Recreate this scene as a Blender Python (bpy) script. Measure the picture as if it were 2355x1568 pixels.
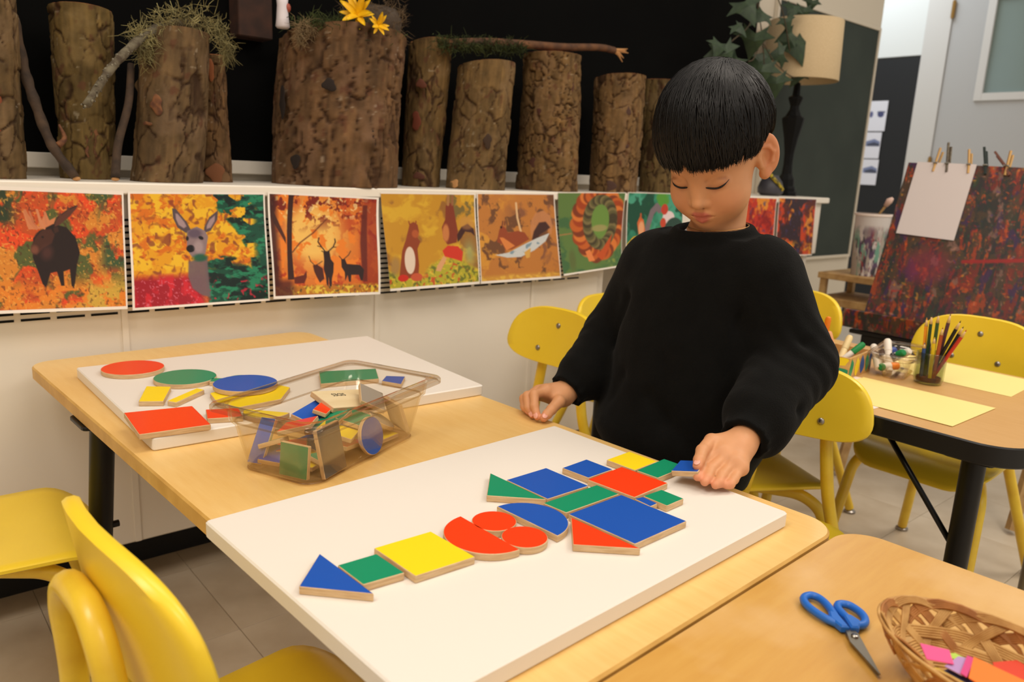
import bpy, math, random
import numpy as np
from mathutils import Matrix, Vector

SC = bpy.context.scene
COL = SC.collection
for _o in list(bpy.data.objects):
    bpy.data.objects.remove(_o)
random.seed(7)
RNG = np.random.default_rng(7)

# ------------------------------------------------------------------ camera
PITCH, ROLL, YAW = math.radians(12.544), math.radians(2.704), math.radians(49.130)
fw = Vector((math.cos(YAW) * math.cos(PITCH), math.sin(YAW) * math.cos(PITCH), -math.sin(PITCH)))
rt = fw.cross(Vector((0, 0, 1))).normalized()
up = rt.cross(fw)
r2 = rt * math.cos(ROLL) + up * math.sin(ROLL)
u2 = up * math.cos(ROLL) - rt * math.sin(ROLL)
cam_data = bpy.data.cameras.new('camera')
cam = bpy.data.objects.new('camera', cam_data)
COL.objects.link(cam)
cam.matrix_world = Matrix(((r2.x, u2.x, -fw.x, 0), (r2.y, u2.y, -fw.y, 0), (r2.z, u2.z, -fw.z, 0.96), (0, 0, 0, 1)))
cam_data.sensor_fit = 'HORIZONTAL'
cam_data.sensor_width = 36
cam_data.lens = 1793.4 / 2355 * 36
cam_data.clip_start = 0.02
cam_data.dof.use_dof = True
cam_data.dof.focus_distance = 1.05
cam_data.dof.aperture_fstop = 6.3
SC.camera = cam

# ------------------------------------------------------------------ light and exposure
world = bpy.data.worlds.new('world')
SC.world = world
world.use_nodes = True
_bg = world.node_tree.nodes['Background']
_bg.inputs[0].default_value = (1.0, 0.92, 0.82, 1)
_bg.inputs[1].default_value = 0.66

def area_light(name, loc, sx, sy, watt, col, rot=(0, 0, 0)):
    d = bpy.data.lights.new(name, 'AREA')
    d.shape = 'RECTANGLE'; d.size = sx; d.size_y = sy
    d.energy = watt; d.color = col
    o = bpy.data.objects.new(name, d)
    COL.objects.link(o)
    o.location = loc; o.rotation_euler = rot
    return o

WARM = (1.0, 0.885, 0.765)
area_light('ceiling_or_fill_light', (0.95, 0.75, 2.55), 1.2, 0.6, 11, WARM)
area_light('ceiling_or_fill_light', (2.60, 0.1, 2.55), 1.2, 0.6, 24, WARM)
area_light('ceiling_or_fill_light', (-0.85, 0.45, 2.55), 1.2, 0.6, 26, WARM)  # added fill light for the wall, far table and child's face
area_light('ceiling_or_fill_light', (0.70, -1.25, 2.55), 1.2, 0.6, 20, WARM)  # fill light added behind the camera to brighten wall and chair backs
area_light('hall_panel_light', (4.85, 2.75, 2.75), 0.9, 0.9, 18, (0.86, 0.95, 1.0))
SC.view_settings.view_transform = 'Standard'
SC.view_settings.look = 'None'
SC.view_settings.gamma = 1.0
SC.view_settings.use_curve_mapping = False
SC.view_settings.exposure = 0.0

# ------------------------------------------------------------------ materials
def lin(c):
    out = []
    for v in c[:3]:
        v = v / 255.0
        out.append(v / 12.92 if v <= 0.04045 else ((v + 0.055) / 1.055) ** 2.4)
    return (out[0], out[1], out[2], 1.0)

def mat(name, rgb, rough=0.5, metal=0.0, spec=0.5, vary=None, bump=None, coat=0.0, sss=0.0, trans=0.0, ior=1.45, attr=None, sheen=0.0, stretch=(1, 1, 1)):
    """vary=(rgb2, scale, detail) mixes a second colour by noise; bump=(scale, strength)."""
    m = bpy.data.materials.new(name)
    m.use_nodes = True
    nt = m.node_tree
    b = nt.nodes['Principled BSDF']
    b.inputs['Base Color'].default_value = lin(rgb)
    b.inputs['Roughness'].default_value = rough
    b.inputs['Metallic'].default_value = metal
    b.inputs['Specular IOR Level'].default_value = spec
    b.inputs['IOR'].default_value = ior
    b.inputs['Coat Weight'].default_value = coat
    b.inputs['Coat Roughness'].default_value = 0.15
    b.inputs['Transmission Weight'].default_value = trans
    b.inputs['Sheen Weight'].default_value = sheen
    if sss:
        b.inputs['Subsurface Weight'].default_value = sss
        b.inputs['Subsurface Radius'].default_value = (0.008, 0.003, 0.0015)
        b.inputs['Subsurface Scale'].default_value = 1.0
    src = None
    if attr:
        a = nt.nodes.new('ShaderNodeVertexColor'); a.layer_name = attr
        src = a.outputs['Color']
    if vary or bump:
        tc = nt.nodes.new('ShaderNodeTexCoord')
        mp = nt.nodes.new('ShaderNodeMapping')
        mp.inputs['Scale'].default_value = stretch
        nt.links.new(tc.outputs['Object'], mp.inputs['Vector'])
    if vary:
        n = nt.nodes.new('ShaderNodeTexNoise')
        n.inputs['Scale'].default_value = vary[1]
        n.inputs['Detail'].default_value = vary[2]
        nt.links.new(mp.outputs['Vector'], n.inputs['Vector'])
        rp = nt.nodes.new('ShaderNodeMapRange')
        rp.inputs[1].default_value = 0.35; rp.inputs[2].default_value = 0.65
        nt.links.new(n.outputs['Fac'], rp.inputs[0])
        mx = nt.nodes.new('ShaderNodeMix'); mx.data_type = 'RGBA'
        if src: nt.links.new(src, mx.inputs[6])
        else: mx.inputs[6].default_value = lin(rgb)
        mx.inputs[7].default_value = lin(vary[0])
        nt.links.new(rp.outputs[0], mx.inputs[0])
        src = mx.outputs[2]
    if src: nt.links.new(src, b.inputs['Base Color'])
    if bump:
        n2 = nt.nodes.new('ShaderNodeTexNoise')
        n2.inputs['Scale'].default_value = bump[0]
        n2.inputs['Detail'].default_value = 6
        nt.links.new(mp.outputs['Vector'], n2.inputs['Vector'])
        bp = nt.nodes.new('ShaderNodeBump')
        bp.inputs['Strength'].default_value = bump[1]
        bp.inputs['Distance'].default_value = 0.002
        nt.links.new(n2.outputs['Fac'], bp.inputs['Height'])
        nt.links.new(bp.outputs['Normal'], b.inputs['Normal'])
    return m

# ------------------------------------------------------------------ mesh helpers
class MB:
    """Collects verts and faces of one mesh object."""
    def __init__(self):
        self.v = []; self.f = []; self.m = []
    def add(self, verts, faces, mi=0):
        b = len(self.v)
        self.v.extend([tuple(map(float, p)) for p in verts])
        for f in faces:
            self.f.append(tuple(i + b for i in f)); self.m.append(mi)
        return self
    def box(self, x0, x1, y0, y1, z0, z1, ch=0.0, mi=0):
        if ch <= 0:
            vs = [(x, y, z) for z in (z0, z1) for y in (y0, y1) for x in (x0, x1)]
            fs = [(0, 2, 3, 1), (4, 5, 7, 6), (0, 1, 5, 4), (2, 6, 7, 3), (0, 4, 6, 2), (1, 3, 7, 5)]
            return self.add(vs, fs, mi)
        poly = [(x0, y0), (x1, y0), (x1, y1), (x0, y1)]
        return self.prism(poly, z0, z1, ch, mi, mi)
    def prism(self, poly, z0, z1, ch=0.0, mi=0, mi_top=None, zoff=0.0):
        """Extruded CCW polygon with chamfered top and bottom rims."""
        if mi_top is None: mi_top = mi
        P = np.array(poly, float)
        a = 0.5 * np.sum(P[:, 0] * np.roll(P[:, 1], -1) - np.roll(P[:, 0], -1) * P[:, 1])
        if a < 0: P = P[::-1]
        n = len(P)
        if ch > 0:
            e = np.roll(P, -1, 0) - P
            nrm = np.stack([e[:, 1], -e[:, 0]], 1); nrm /= np.linalg.norm(nrm, axis=1)[:, None] + 1e-12
            pn = np.roll(nrm, 1, 0)
            d = nrm + pn; d /= (np.sum(d * nrm, 1)[:, None] + 1e-9)
            I = P - d * ch
            rings = [(I, z0), (P, z0 + ch), (P, z1 - ch), (I, z1)]
        else:
            rings = [(P, z0), (P, z1)]
        b = len(self.v)
        for R, z in rings:
            for q in R: self.v.append((float(q[0]), float(q[1]), float(z)))
        for k in range(len(rings) - 1):
            for i in range(n):
                j = (i + 1) % n
                self.f.append((b + k * n + i, b + k * n + j, b + (k + 1) * n + j, b + (k + 1) * n + i)); self.m.append(mi)
        self.f.append(tuple(b + i for i in reversed(range(n)))); self.m.append(mi)
        self.f.append(tuple(b + (len(rings) - 1) * n + i for i in range(n))); self.m.append(mi_top)
        return self
    def tube(self, path, rad, sides=10, caps=True, mi=0, flat=None):
        """Tube along a polyline; rad is a number or one per point; flat=(a, b) squashes the section."""
        P = np.array(path, float); n = len(P)
        rad = np.full(n, float(rad)) if np.isscalar(rad) else np.array(rad, float)
        T = np.gradient(P, axis=0); T /= np.linalg.norm(T, axis=1)[:, None] + 1e-12
        ref = np.array([0, 0, 1.0]) if abs(T[0][2]) < 0.9 else np.array([1.0, 0, 0])
        N = np.cross(T[0], ref); N /= np.linalg.norm(N)
        b = len(self.v)
        fa, fb = flat if flat else (1, 1)
        for i in range(n):
            N = N - T[i] * np.dot(N, T[i]); N /= np.linalg.norm(N) + 1e-12
            B = np.cross(T[i], N)
            for k in range(sides):
                a = 2 * math.pi * k / sides
                q = P[i] + rad[i] * (N * math.cos(a) * fa + B * math.sin(a) * fb)
                self.v.append(tuple(map(float, q)))
        for i in range(n - 1):
            for k in range(sides):
                j = (k + 1) % sides
                self.f.append((b + i * sides + k, b + i * sides + j, b + (i + 1) * sides + j, b + (i + 1) * sides + k)); self.m.append(mi)
        if caps:
            self.f.append(tuple(b + k for k in reversed(range(sides)))); self.m.append(mi)
            self.f.append(tuple(b + (n - 1) * sides + k for k in range(sides))); self.m.append(mi)
        return self
    def lathe(self, prof, sides=32, c=(0, 0, 0), caps=True, mi=0):
        b = len(self.v); n = len(prof)
        for r, z in prof:
            for k in range(sides):
                a = 2 * math.pi * k / sides
                self.v.append((c[0] + r * math.cos(a), c[1] + r * math.sin(a), c[2] + z))
        for i in range(n - 1):
            for k in range(sides):
                j = (k + 1) % sides
                self.f.append((b + i * sides + k, b + i * sides + j, b + (i + 1) * sides + j, b + (i + 1) * sides + k)); self.m.append(mi)
        if caps:
            self.f.append(tuple(b + k for k in reversed(range(sides)))); self.m.append(mi)
            self.f.append(tuple(b + (n - 1) * sides + k for k in range(sides))); self.m.append(mi)
        return self
    def ball(self, c, r, seg=12, mi=0):
        rr = (r, r, r) if np.isscalar(r) else r
        b = len(self.v); h = max(4, seg // 2)
        for i in range(h + 1):
            t = math.pi * i / h
            for k in range(seg):
                a = 2 * math.pi * k / seg
                self.v.append((c[0] + rr[0] * math.sin(t) * math.cos(a), c[1] + rr[1] * math.sin(t) * math.sin(a), c[2] - rr[2] * math.cos(t)))
        for i in range(h):
            for k in range(seg):
                j = (k + 1) % seg
                self.f.append((b + i * seg + k, b + i * seg + j, b + (i + 1) * seg + j, b + (i + 1) * seg + k)); self.m.append(mi)
        return self
    def xform(self, M4, start=0):
        M4 = Matrix(M4)
        for i in range(start, len(self.v)):
            self.v[i] = tuple(M4 @ Vector(self.v[i]))
        return self
    def mesh(self, name, mats, smooth=False, angle=None):
        me = bpy.data.meshes.new(name)
        me.from_pydata(self.v, [], self.f)
        mats = mats if isinstance(mats, (list, tuple)) else [mats]
        for q in mats: me.materials.append(q)
        if len(mats) > 1: me.polygons.foreach_set('material_index', self.m)
        me.validate()
        if smooth:
            me.polygons.foreach_set('use_smooth', [True] * len(me.polygons))
            if angle: me.set_sharp_from_angle(angle=math.radians(angle))
        me.update()
        return me
    def build(self, name, mats, parent=None, smooth=False, angle=None):
        return link(name, self.mesh(name, mats, smooth, angle), parent)

def link(name, data, parent=None):
    o = bpy.data.objects.new(name, data)
    COL.objects.link(o)
    if parent is not None: o.parent = parent
    return o

def tag(o, label, cat, group=None):
    o['label'] = label; o['category'] = cat
    if group: o['group'] = group
    return o

def thing(name, label, cat, loc=(0, 0, 0), rz=0.0, group=None):
    o = link(name, None)
    o.empty_display_size = 0.05
    o.location = loc; o.rotation_euler = (0, 0, rz)
    return tag(o, label, cat, group)

def struct(o):
    o['kind'] = 'structure'
    return o

def copy_tree(o, label=None, group=None):
    c = o.copy(); COL.objects.link(c)
    if label: c['label'] = label
    if group: c['group'] = group
    for ch in o.children:
        d = ch.copy(); COL.objects.link(d); d.parent = c
        for g in ch.children:
            e = g.copy(); COL.objects.link(e); e.parent = d
    return c

def round_rect(x0, x1, y0, y1, r, seg=8):
    pts = []
    for cx, cy, a0 in ((x1 - r, y1 - r, 0), (x0 + r, y1 - r, 90), (x0 + r, y0 + r, 180), (x1 - r, y0 + r, 270)):
        for k in range(seg + 1):
            a = math.radians(a0 + 90 * k / seg)
            pts.append((cx + r * math.cos(a), cy + r * math.sin(a)))
    return pts

def arc_path(pts, r, seg=6):
    """Polyline with its inner corners rounded to radius r."""
    P = [Vector(p) for p in pts]; out = [P[0]]
    for i in range(1, len(P) - 1):
        a, b, c = P[i - 1], P[i], P[i + 1]
        u = (a - b).normalized(); w = (c - b).normalized()
        d = min(r, (a - b).length * .48, (c - b).length * .48)
        p0 = b + u * d; p1 = b + w * d
        for k in range(seg + 1):
            t = k / seg
            out.append(p0 * (1 - t) ** 2 + b * 2 * t * (1 - t) + p1 * t * t)
    out.append(P[-1])
    return [tuple(q) for q in out]

def set_colors(me, cols, name='Col'):
    """Per-vertex colours, given as sRGB 0-1."""
    c = np.asarray(cols, float)
    l = np.where(c <= 0.04045, c / 12.92, ((c + 0.055) / 1.055) ** 2.4)
    rgba = np.ones((len(l), 4), np.float32); rgba[:, :3] = l
    at = me.color_attributes.new(name, 'FLOAT_COLOR', 'POINT')
    at.data.foreach_set('color', rgba.ravel())

# value noise in numpy, for print, bark and cloth
def _hash(ix, iy, iz, seed):
    h = (ix * 374761393 + iy * 668265263 + iz * 2147483647 + seed * 1274126177) & 0xFFFFFFFF
    h = ((h ^ (h >> 13)) * 1274126177) & 0xFFFFFFFF
    return ((h ^ (h >> 16)) & 0xFFFF) / 65535.0
def vnoise(x, y, z=None, seed=0):
    x = np.asarray(x, float); y = np.asarray(y, float)
    z = np.zeros_like(x) if z is None else np.asarray(z, float)
    ix, iy, iz = np.floor(x).astype(np.int64), np.floor(y).astype(np.int64), np.floor(z).astype(np.int64)
    fx, fy, fz = x - ix, y - iy, z - iz
    fx, fy, fz = [t * t * (3 - 2 * t) for t in (fx, fy, fz)]
    r = 0
    for dx in (0, 1):
        for dy in (0, 1):
            for dz in (0, 1):
                w = (fx if dx else 1 - fx) * (fy if dy else 1 - fy) * (fz if dz else 1 - fz)
                r = r + w * _hash(ix + dx, iy + dy, iz + dz, seed)
    return r
def fbm(x, y, z=None, seed=0, oct=4):
    s = 0; a = 0.5; t = 0
    for k in range(oct):
        f = 2 ** k
        s = s + a * vnoise(x * f, y * f, None if z is None else z * f, seed + k * 17); t += a; a *= 0.5
    return s / t
# ================================================================== the room
M_floor = mat('vinyl_tile', (204, 190, 168), 0.42, vary=((190, 174, 150), 9, 8), bump=(60, 0.05))
M_grout = mat('tile_seam', (120, 108, 92), 0.8)
M_wall = mat('cream_paint', (206, 196, 178), 0.6, bump=(90, 0.04))
M_wallc = mat('cool_white_paint', (222, 226, 226), 0.6, bump=(90, 0.03))
M_white = mat('white_enamel', (236, 228, 214), 0.38, bump=(40, 0.02))
M_black = mat('black_board', (9, 9, 9), 0.85, spec=0.05, vary=((12, 12, 11), 3, 4))
M_green = mat('green_chalkboard', (45, 53, 48), 0.6, spec=0.3, vary=((52, 60, 54), 4, 6))
M_toe = mat('black_rubber_base', (14, 13, 12), 0.6)
M_slot = mat('dark_vent', (8, 8, 7), 0.9)

fl = struct(MB().box(-1.6, 6.2, -1.6, 4.6, -0.03, -0.004).build('floor', M_grout))
tile_me = MB().box(-0.1520, 0.1520, -0.1520, 0.1520, -0.006, 0.0, 0.0008).mesh('tile', M_floor)
for i in range(-5, 10):
    for j in range(-2, 6):
        t = link('tile', tile_me, fl)
        t.location = (0.54 + 0.1525 + 0.305 * i, 0.07 + 0.305 * j, 0)
far_floor = MB()
for i in range(-8, 20):
    for j in range(-6, 16):
        if -5 <= i < 10 and -2 <= j < 6: continue
        x, y = 0.6925 + 0.305 * i, 0.07 + 0.305 * j
        if x > 6.2 or y > 4.5: continue
        far_floor.box(x - .152, x + .152, y - .152, y + .152, -0.006, 0.0)
ff = far_floor.build('tile_field', M_floor, fl); ff['kind'] = 'stuff'

struct(MB().box(-1.6, 4.08, 2.0, 2.12, 0, 2.7, 0.002).build('wall_back', M_wall))
struct(MB().box(-1.6, -1.5, -1.6, 2.0, 0, 2.7).build('wall_left', M_wall))
struct(MB().box(5.5, 5.6, 2.40, 4.6, 1.80, 2.9).box(5.5, 5.6, -1.6, 2.40, 2.45, 2.9).box(5.5, 5.6, -1.6, 1.22, 0, 2.45).box(5.52, 5.6, 2.40, 4.6, 0, 1.80)
       .build('wall_right', M_wallc))
M_dado = mat('dark_wainscot', (24, 27, 31), 0.5)
struct(MB().box(5.505, 5.52, 2.402, 4.6, 0, 1.795, 0.002).build('trim_1', M_dado))
struct(MB().box(4.0, 5.5, 4.5, 4.6, 0, 2.9).build('wall_hall', M_wallc))

# door with a glazed light
M_door = mat('grey_white_door', (178, 179, 180), 0.45)
M_casing = mat('door_casing', (205, 204, 202), 0.5)
M_glass_w = mat('frosted_pane', (112, 124, 112), 0.25, vary=((128, 146, 146), 1.2, 2))
M_brass = mat('brass', (160, 126, 72), 0.35, metal=0.8)
dr = struct(link('door_1', None)); dr.location = (5.5, 0, 0)
MB().box(-.005, .04, 2.245, 2.40, 0, 2.45, .004).box(-.005, .04, 1.22, 1.27, 0, 2.45, .004).build('door_casing', M_casing, dr)
dp = MB().box(.006, .046, 1.28, 2.242, 0.01, 1.53).box(.006, .046, 2.03, 2.242, 1.53, 2.3).box(.006, .046, 1.28, 1.48, 1.53, 2.3).box(.006, .046, 1.48, 2.03, 2.12, 2.3)
dp.build('door_panel', M_door, dr)
wf = MB().box(-.008, .02, 1.995, 2.04, 1.5, 2.14).box(-.008, .02, 1.47, 1.515, 1.5, 2.14).box(-.007, .019, 1.515, 1.995, 1.5, 1.545).box(-.007, .019, 1.515, 1.995, 2.1, 2.14).build('window_frame', M_casing, dr)
MB().box(.014, .022, 1.51, 2.0, 1.54, 2.105).build('pane', M_glass_w, wf)
for hz in (2.06, 1.1, 0.2):
    hg = MB().box(-.012, .0, 2.232, 2.252, hz - .05, hz + .05, .002).tube([(-.012, 2.242, hz - .055), (-.012, 2.242, hz + .055)], .007, 8).build('hinge', M_brass, dr)

# black writing board above the ledge, green chalkboard to its right
bb = thing('blackboard', 'wide matt black board on the wall behind the standing logs', 'board', (0, 1.99, 0))
MB().box(-1.5, 2.98, -.004, .008, .945, 2.6).build('panel', M_black, bb)
MB().box(-1.5, 2.98, -.012, .008, .912, .9448, .002).build('bottom_rail', M_white, bb)
gb = thing('chalkboard', 'dark green chalkboard on the wall behind the table lamp', 'board', (0, 1.99, 0))
MB().box(3.13, 4.035, -.004, .008, .595, 1.705).build('panel', M_green, gb)
fr = MB().box(3.115, 3.13, -.01, .008, .58, 1.72, .002).box(4.035, 4.05, -.01, .008, .58, 1.72, .002).box(3.13, 4.035, -.01, .008, 1.705, 1.72, .002).box(3.13, 4.035, -.01, .008, .58, .595, .002)
fr.build('frame', M_wall, gb)

# heater cabinet with a vented top, and the long white ledge
cab = thing('heater_cabinet', 'long cream metal heater cabinet with vent slots under the white ledge', 'cabinet', (0, 1.70, 0))
xs = [-1.5, -1.28, -0.71, -0.145, 0.42, 1.01, 1.541, 1.82]
for a, b in zip(xs[:-1], xs[1:]):
    MB().box(a + .0012, b - .0012, 0, .29, .125, .88, .003).build('panel', M_white, cab)
MB().box(-1.5, 1.80, .15, .29, 0.0, .125).build('toe_kick', M_toe, cab)
for x_ in xs[1:-1]:
    MB().box(x_ - .006, x_ + .006, -.004, .0, .127, .870, .001).build('seam_strip', M_white, cab)
slot_me = MB().box(-.0245, .0245, -.0012, .002, -.0022, .0022).mesh('vent_slot', M_slot)
for r in range(2):
    for k in range(36):
        x = 1.708 - .0602 * k
        s = link('vent_slot', slot_me, cab); s.location = (x, 0, .634 + r * .0125)
gr = MB()
for r in range(2, 16):
    for k in range(36):
        x = 1.708 - .0602 * k
        gr.box(x - .0245, x + .0245, -.0012, .002, .634 + r * .0125 - .0022, .634 + r * .0125 + .0022)
g_ = gr.build('vent_grille', M_slot, cab); g_['kind'] = 'stuff'

led = thing('ledge', 'long white wall ledge carrying logs, lamp and plants', 'shelf', (0, 0, 0))
MB().box(-1.5, 3.19, 1.682, 1.986, .872, .895, .003).build('top', M_white, led)
MB().box(1.83, 3.16, 1.70, 1.715, .66, .872, .002).build('apron', M_white, led)
MB().box(1.83, 1.86, 1.715, 1.985, .0, .872, .002).build('bracket', M_white, led)
MB().box(3.10, 3.13, 1.72, 1.985, .0, .872, .002).build('bracket', M_white, led)
# ================================================================== tables
def wood_mat(name, c1, c2, c3, rough, axis, scale=14, blotch=0.35):
    m = mat(name, c1, rough, coat=0.12)
    nt = m.node_tree; b = nt.nodes['Principled BSDF']
    tc = nt.nodes.new('ShaderNodeTexCoord'); mp = nt.nodes.new('ShaderNodeMapping')
    mp.inputs['Scale'].default_value = (1, 9, 9) if axis == 0 else (9, 1, 9)
    n = nt.nodes.new('ShaderNodeTexNoise'); n.inputs['Scale'].default_value = scale; n.inputs['Detail'].default_value = 9; n.inputs['Roughness'].default_value = 0.6
    n3 = nt.nodes.new('ShaderNodeTexNoise'); n3.inputs['Scale'].default_value = 7; n3.inputs['Detail'].default_value = 6
    nt.links.new(tc.outputs['Object'], mp.inputs[0]); nt.links.new(mp.outputs[0], n.inputs['Vector']); nt.links.new(tc.outputs['Object'], n3.inputs['Vector'])
    r1 = nt.nodes.new('ShaderNodeMapRange'); r1.inputs[1].default_value = .3; r1.inputs[2].default_value = .7; r1.inputs[4].default_value = .8
    r2_ = nt.nodes.new('ShaderNodeMapRange'); r2_.inputs[1].default_value = .48; r2_.inputs[2].default_value = .68; r2_.inputs[4].default_value = blotch
    nt.links.new(n.outputs['Fac'], r1.inputs[0]); nt.links.new(n3.outputs['Fac'], r2_.inputs[0])
    m1 = nt.nodes.new('ShaderNodeMix'); m1.data_type = 'RGBA'; m1.inputs[6].default_value = lin(c1); m1.inputs[7].default_value = lin(c2)
    m2 = nt.nodes.new('ShaderNodeMix'); m2.data_type = 'RGBA'; m2.inputs[7].default_value = lin(c3)
    nt.links.new(r1.outputs[0], m1.inputs[0]); nt.links.new(m1.outputs[2], m2.inputs[6]); nt.links.new(r2_.outputs[0], m2.inputs[0])
    nt.links.new(m2.outputs[2], b.inputs['Base Color'])
    return m
M_maple = wood_mat('maple_laminate', (234, 194, 122), (226, 181, 106), (236, 200, 134), 0.36, 1)
M_maple_edge = mat('maple_edge', (212, 168, 88), 0.45, vary=((194, 148, 70), 22, 6))
M_birch = wood_mat('worn_birch', (208, 160, 80), (198, 146, 66), (220, 180, 122), 0.33, 0, 10, 0.8)
M_birch_edge = mat('birch_edge', (202, 156, 90), 0.5, vary=((180, 132, 70), 22, 6))
M_tan = wood_mat('tan_laminate', (208, 164, 104), (200, 154, 92), (214, 172, 112), 0.4, 1)
M_tblack = mat('black_edge_band', (16, 15, 14), 0.4)
M_legblack = mat('black_powder_coat', (13, 13, 13), 0.38, spec=0.4)
M_chrome = mat('galvanised_tube', (150, 146, 138), 0.3, metal=0.9)
M_steel = mat('steel', (170, 166, 158), 0.25, metal=1.0)

def table(name, label, loc, w, d, ang, top_m, edge_m, thick, rad, legs, leg_r=.019, band=False, braces=()):
    t = thing(name, label, 'table', loc, ang)
    MB().prism(round_rect(0, w, 0, d, rad, 10), .56 - thick, .56, .0025, 1, 0).build('tabletop', [top_m, edge_m], t, True, 40)
    for (tx, ty), (bx, by) in legs:
        k = lambda z: (tx + (bx - tx) * (1 - z / .54), ty + (by - ty) * (1 - z / .54), z)
        lg = MB().tube([k(.56 - thick), k(.30), k(.285)], [leg_r, leg_r, leg_r * .9], 20).build('leg', M_legblack, t, True, 50)
        MB().tube([k(.295), k(.012)], leg_r * .74, 16).build('leg_insert', M_chrome, lg, True, 50)
        MB().lathe([(.012, 0), (.018, .002), (.018, .008), (.01, .014)], 16, (bx, by, 0)).build('glide', M_steel, lg, True, 40)
        q = k(.325)
        MB().tube([(q[0] + leg_r * .9, q[1], .325), (q[0] + leg_r + .010, q[1], .325)], .006, 10).build('lock_knob', M_legblack, lg)
        MB().prism(round_rect(tx - .04, tx + .04, ty - .04, ty + .04, .01, 3), .56 - thick - .006, .56 - thick, .001).build('mount_plate', M_legblack, lg)
    for p, q in braces:
        MB().tube([p, q], .0052, 8).build('brace', M_legblack, t, True)
    return t

ta = math.radians(2.75)
table('activity_table', 'long maple table holding both white boards, its end against the wall cabinet', (.2991, .3613, 0), .572, 1.3015, ta, M_maple, M_maple_edge, .024, .042,
      [((.035, .97), (.03, 1.095)), ((.53, .97), (.535, 1.095)), ((.05, .12), (.045, .08)), ((.515, .12), (.52, .08))])
table('worn_table', 'worn birch table with blue scissors and a woven basket on it', (-0.3365, -0.2372, 0), 1.244, .565, math.radians(2.7), M_birch, M_birch_edge, .024, .045,
      [((.07, .08), (.06, .07)), ((1.17, .08), (1.18, .07)), ((.07, .485), (.06, .495)), ((1.17, .485), (1.18, .495))])
# black-edged drawing table behind the child
_br = []
for lx, ly, sx, sy in ((.058, .085, 1, 1), (.53, .085, -1, 1), (.058, .94, 1, -1), (.53, .94, -1, -1)):
    _br += [((lx + .008 * sx, ly + .16 * sy, .525), (lx, ly + .014 * sy, .355)), ((lx + .13 * sx, ly + .02 * sy, .525), (lx + .014 * sx, ly, .36))]
table('drawing_table', 'tan table with a thick black edge, set out with yellow paper and pencils', (1.362, .345, 0), .588, 1.02, 0, M_tan, M_tblack, .036, .075,
      [((.058, .085), (.058, .085)), ((.53, .085), (.53, .085)), ((.058, .94), (.058, .94)), ((.53, .94), (.53, .94))], braces=_br)
# ================================================================== yellow chairs
M_yel = mat('yellow_plastic', (246, 212, 54), 0.34, vary=((241, 205, 48), 5, 4), coat=0.1)
M_ytube = mat('yellow_enamel_tube', (242, 208, 60), 0.32, vary=((228, 188, 50), 18, 5), coat=0.1)
M_bolt = mat('bolt_steel', (158, 152, 146), 0.3, metal=0.9)
M_plug = mat('black_rubber_plug', (14, 14, 14), 0.6)

def shell(outline, depth_fn, thick, nrm_axis):
    """Closed slab bent by depth_fn(a, b): outline in (a, b); returns MB with faces front and back."""
    P = np.array(outline); c = P.mean(0)
    rings = [1.0, .97, .85, .68, .5, .32, .15]
    n = len(P); mb = MB()
    def place(a, b, off):
        d = depth_fn(a, b) + off
        return (d, a, b) if nrm_axis == 0 else (b, a, d)
    vs = []; fs = []
    for side, off in ((0, thick / 2), (1, -thick / 2)):
        base = len(vs)
        for k, s in enumerate(rings):
            o = off * (0.45 if k == 0 else 1.0)
            for q in P:
                a, b = c + (q - c) * s
                vs.append(place(a, b, o))
        vs.append(place(c[0], c[1], off))
        for k in range(len(rings) - 1):
            for i in range(n):
                j = (i + 1) % n
                f = (base + k * n + i, base + k * n + j, base + (k + 1) * n + j, base + (k + 1) * n + i)
                fs.append(f if side == 0 else f[::-1])
        for i in range(n):
            j = (i + 1) % n
            f = (base + (len(rings) - 1) * n + i, base + (len(rings) - 1) * n + j, base + len(rings) * n)
            fs.append(f if side == 0 else f[::-1])
    half = len(rings) * n + 1
    for i in range(n):
        j = (i + 1) % n
        fs.append((i, half + i, half + j, j))
    mb.add(vs, fs)
    return mb

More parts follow.
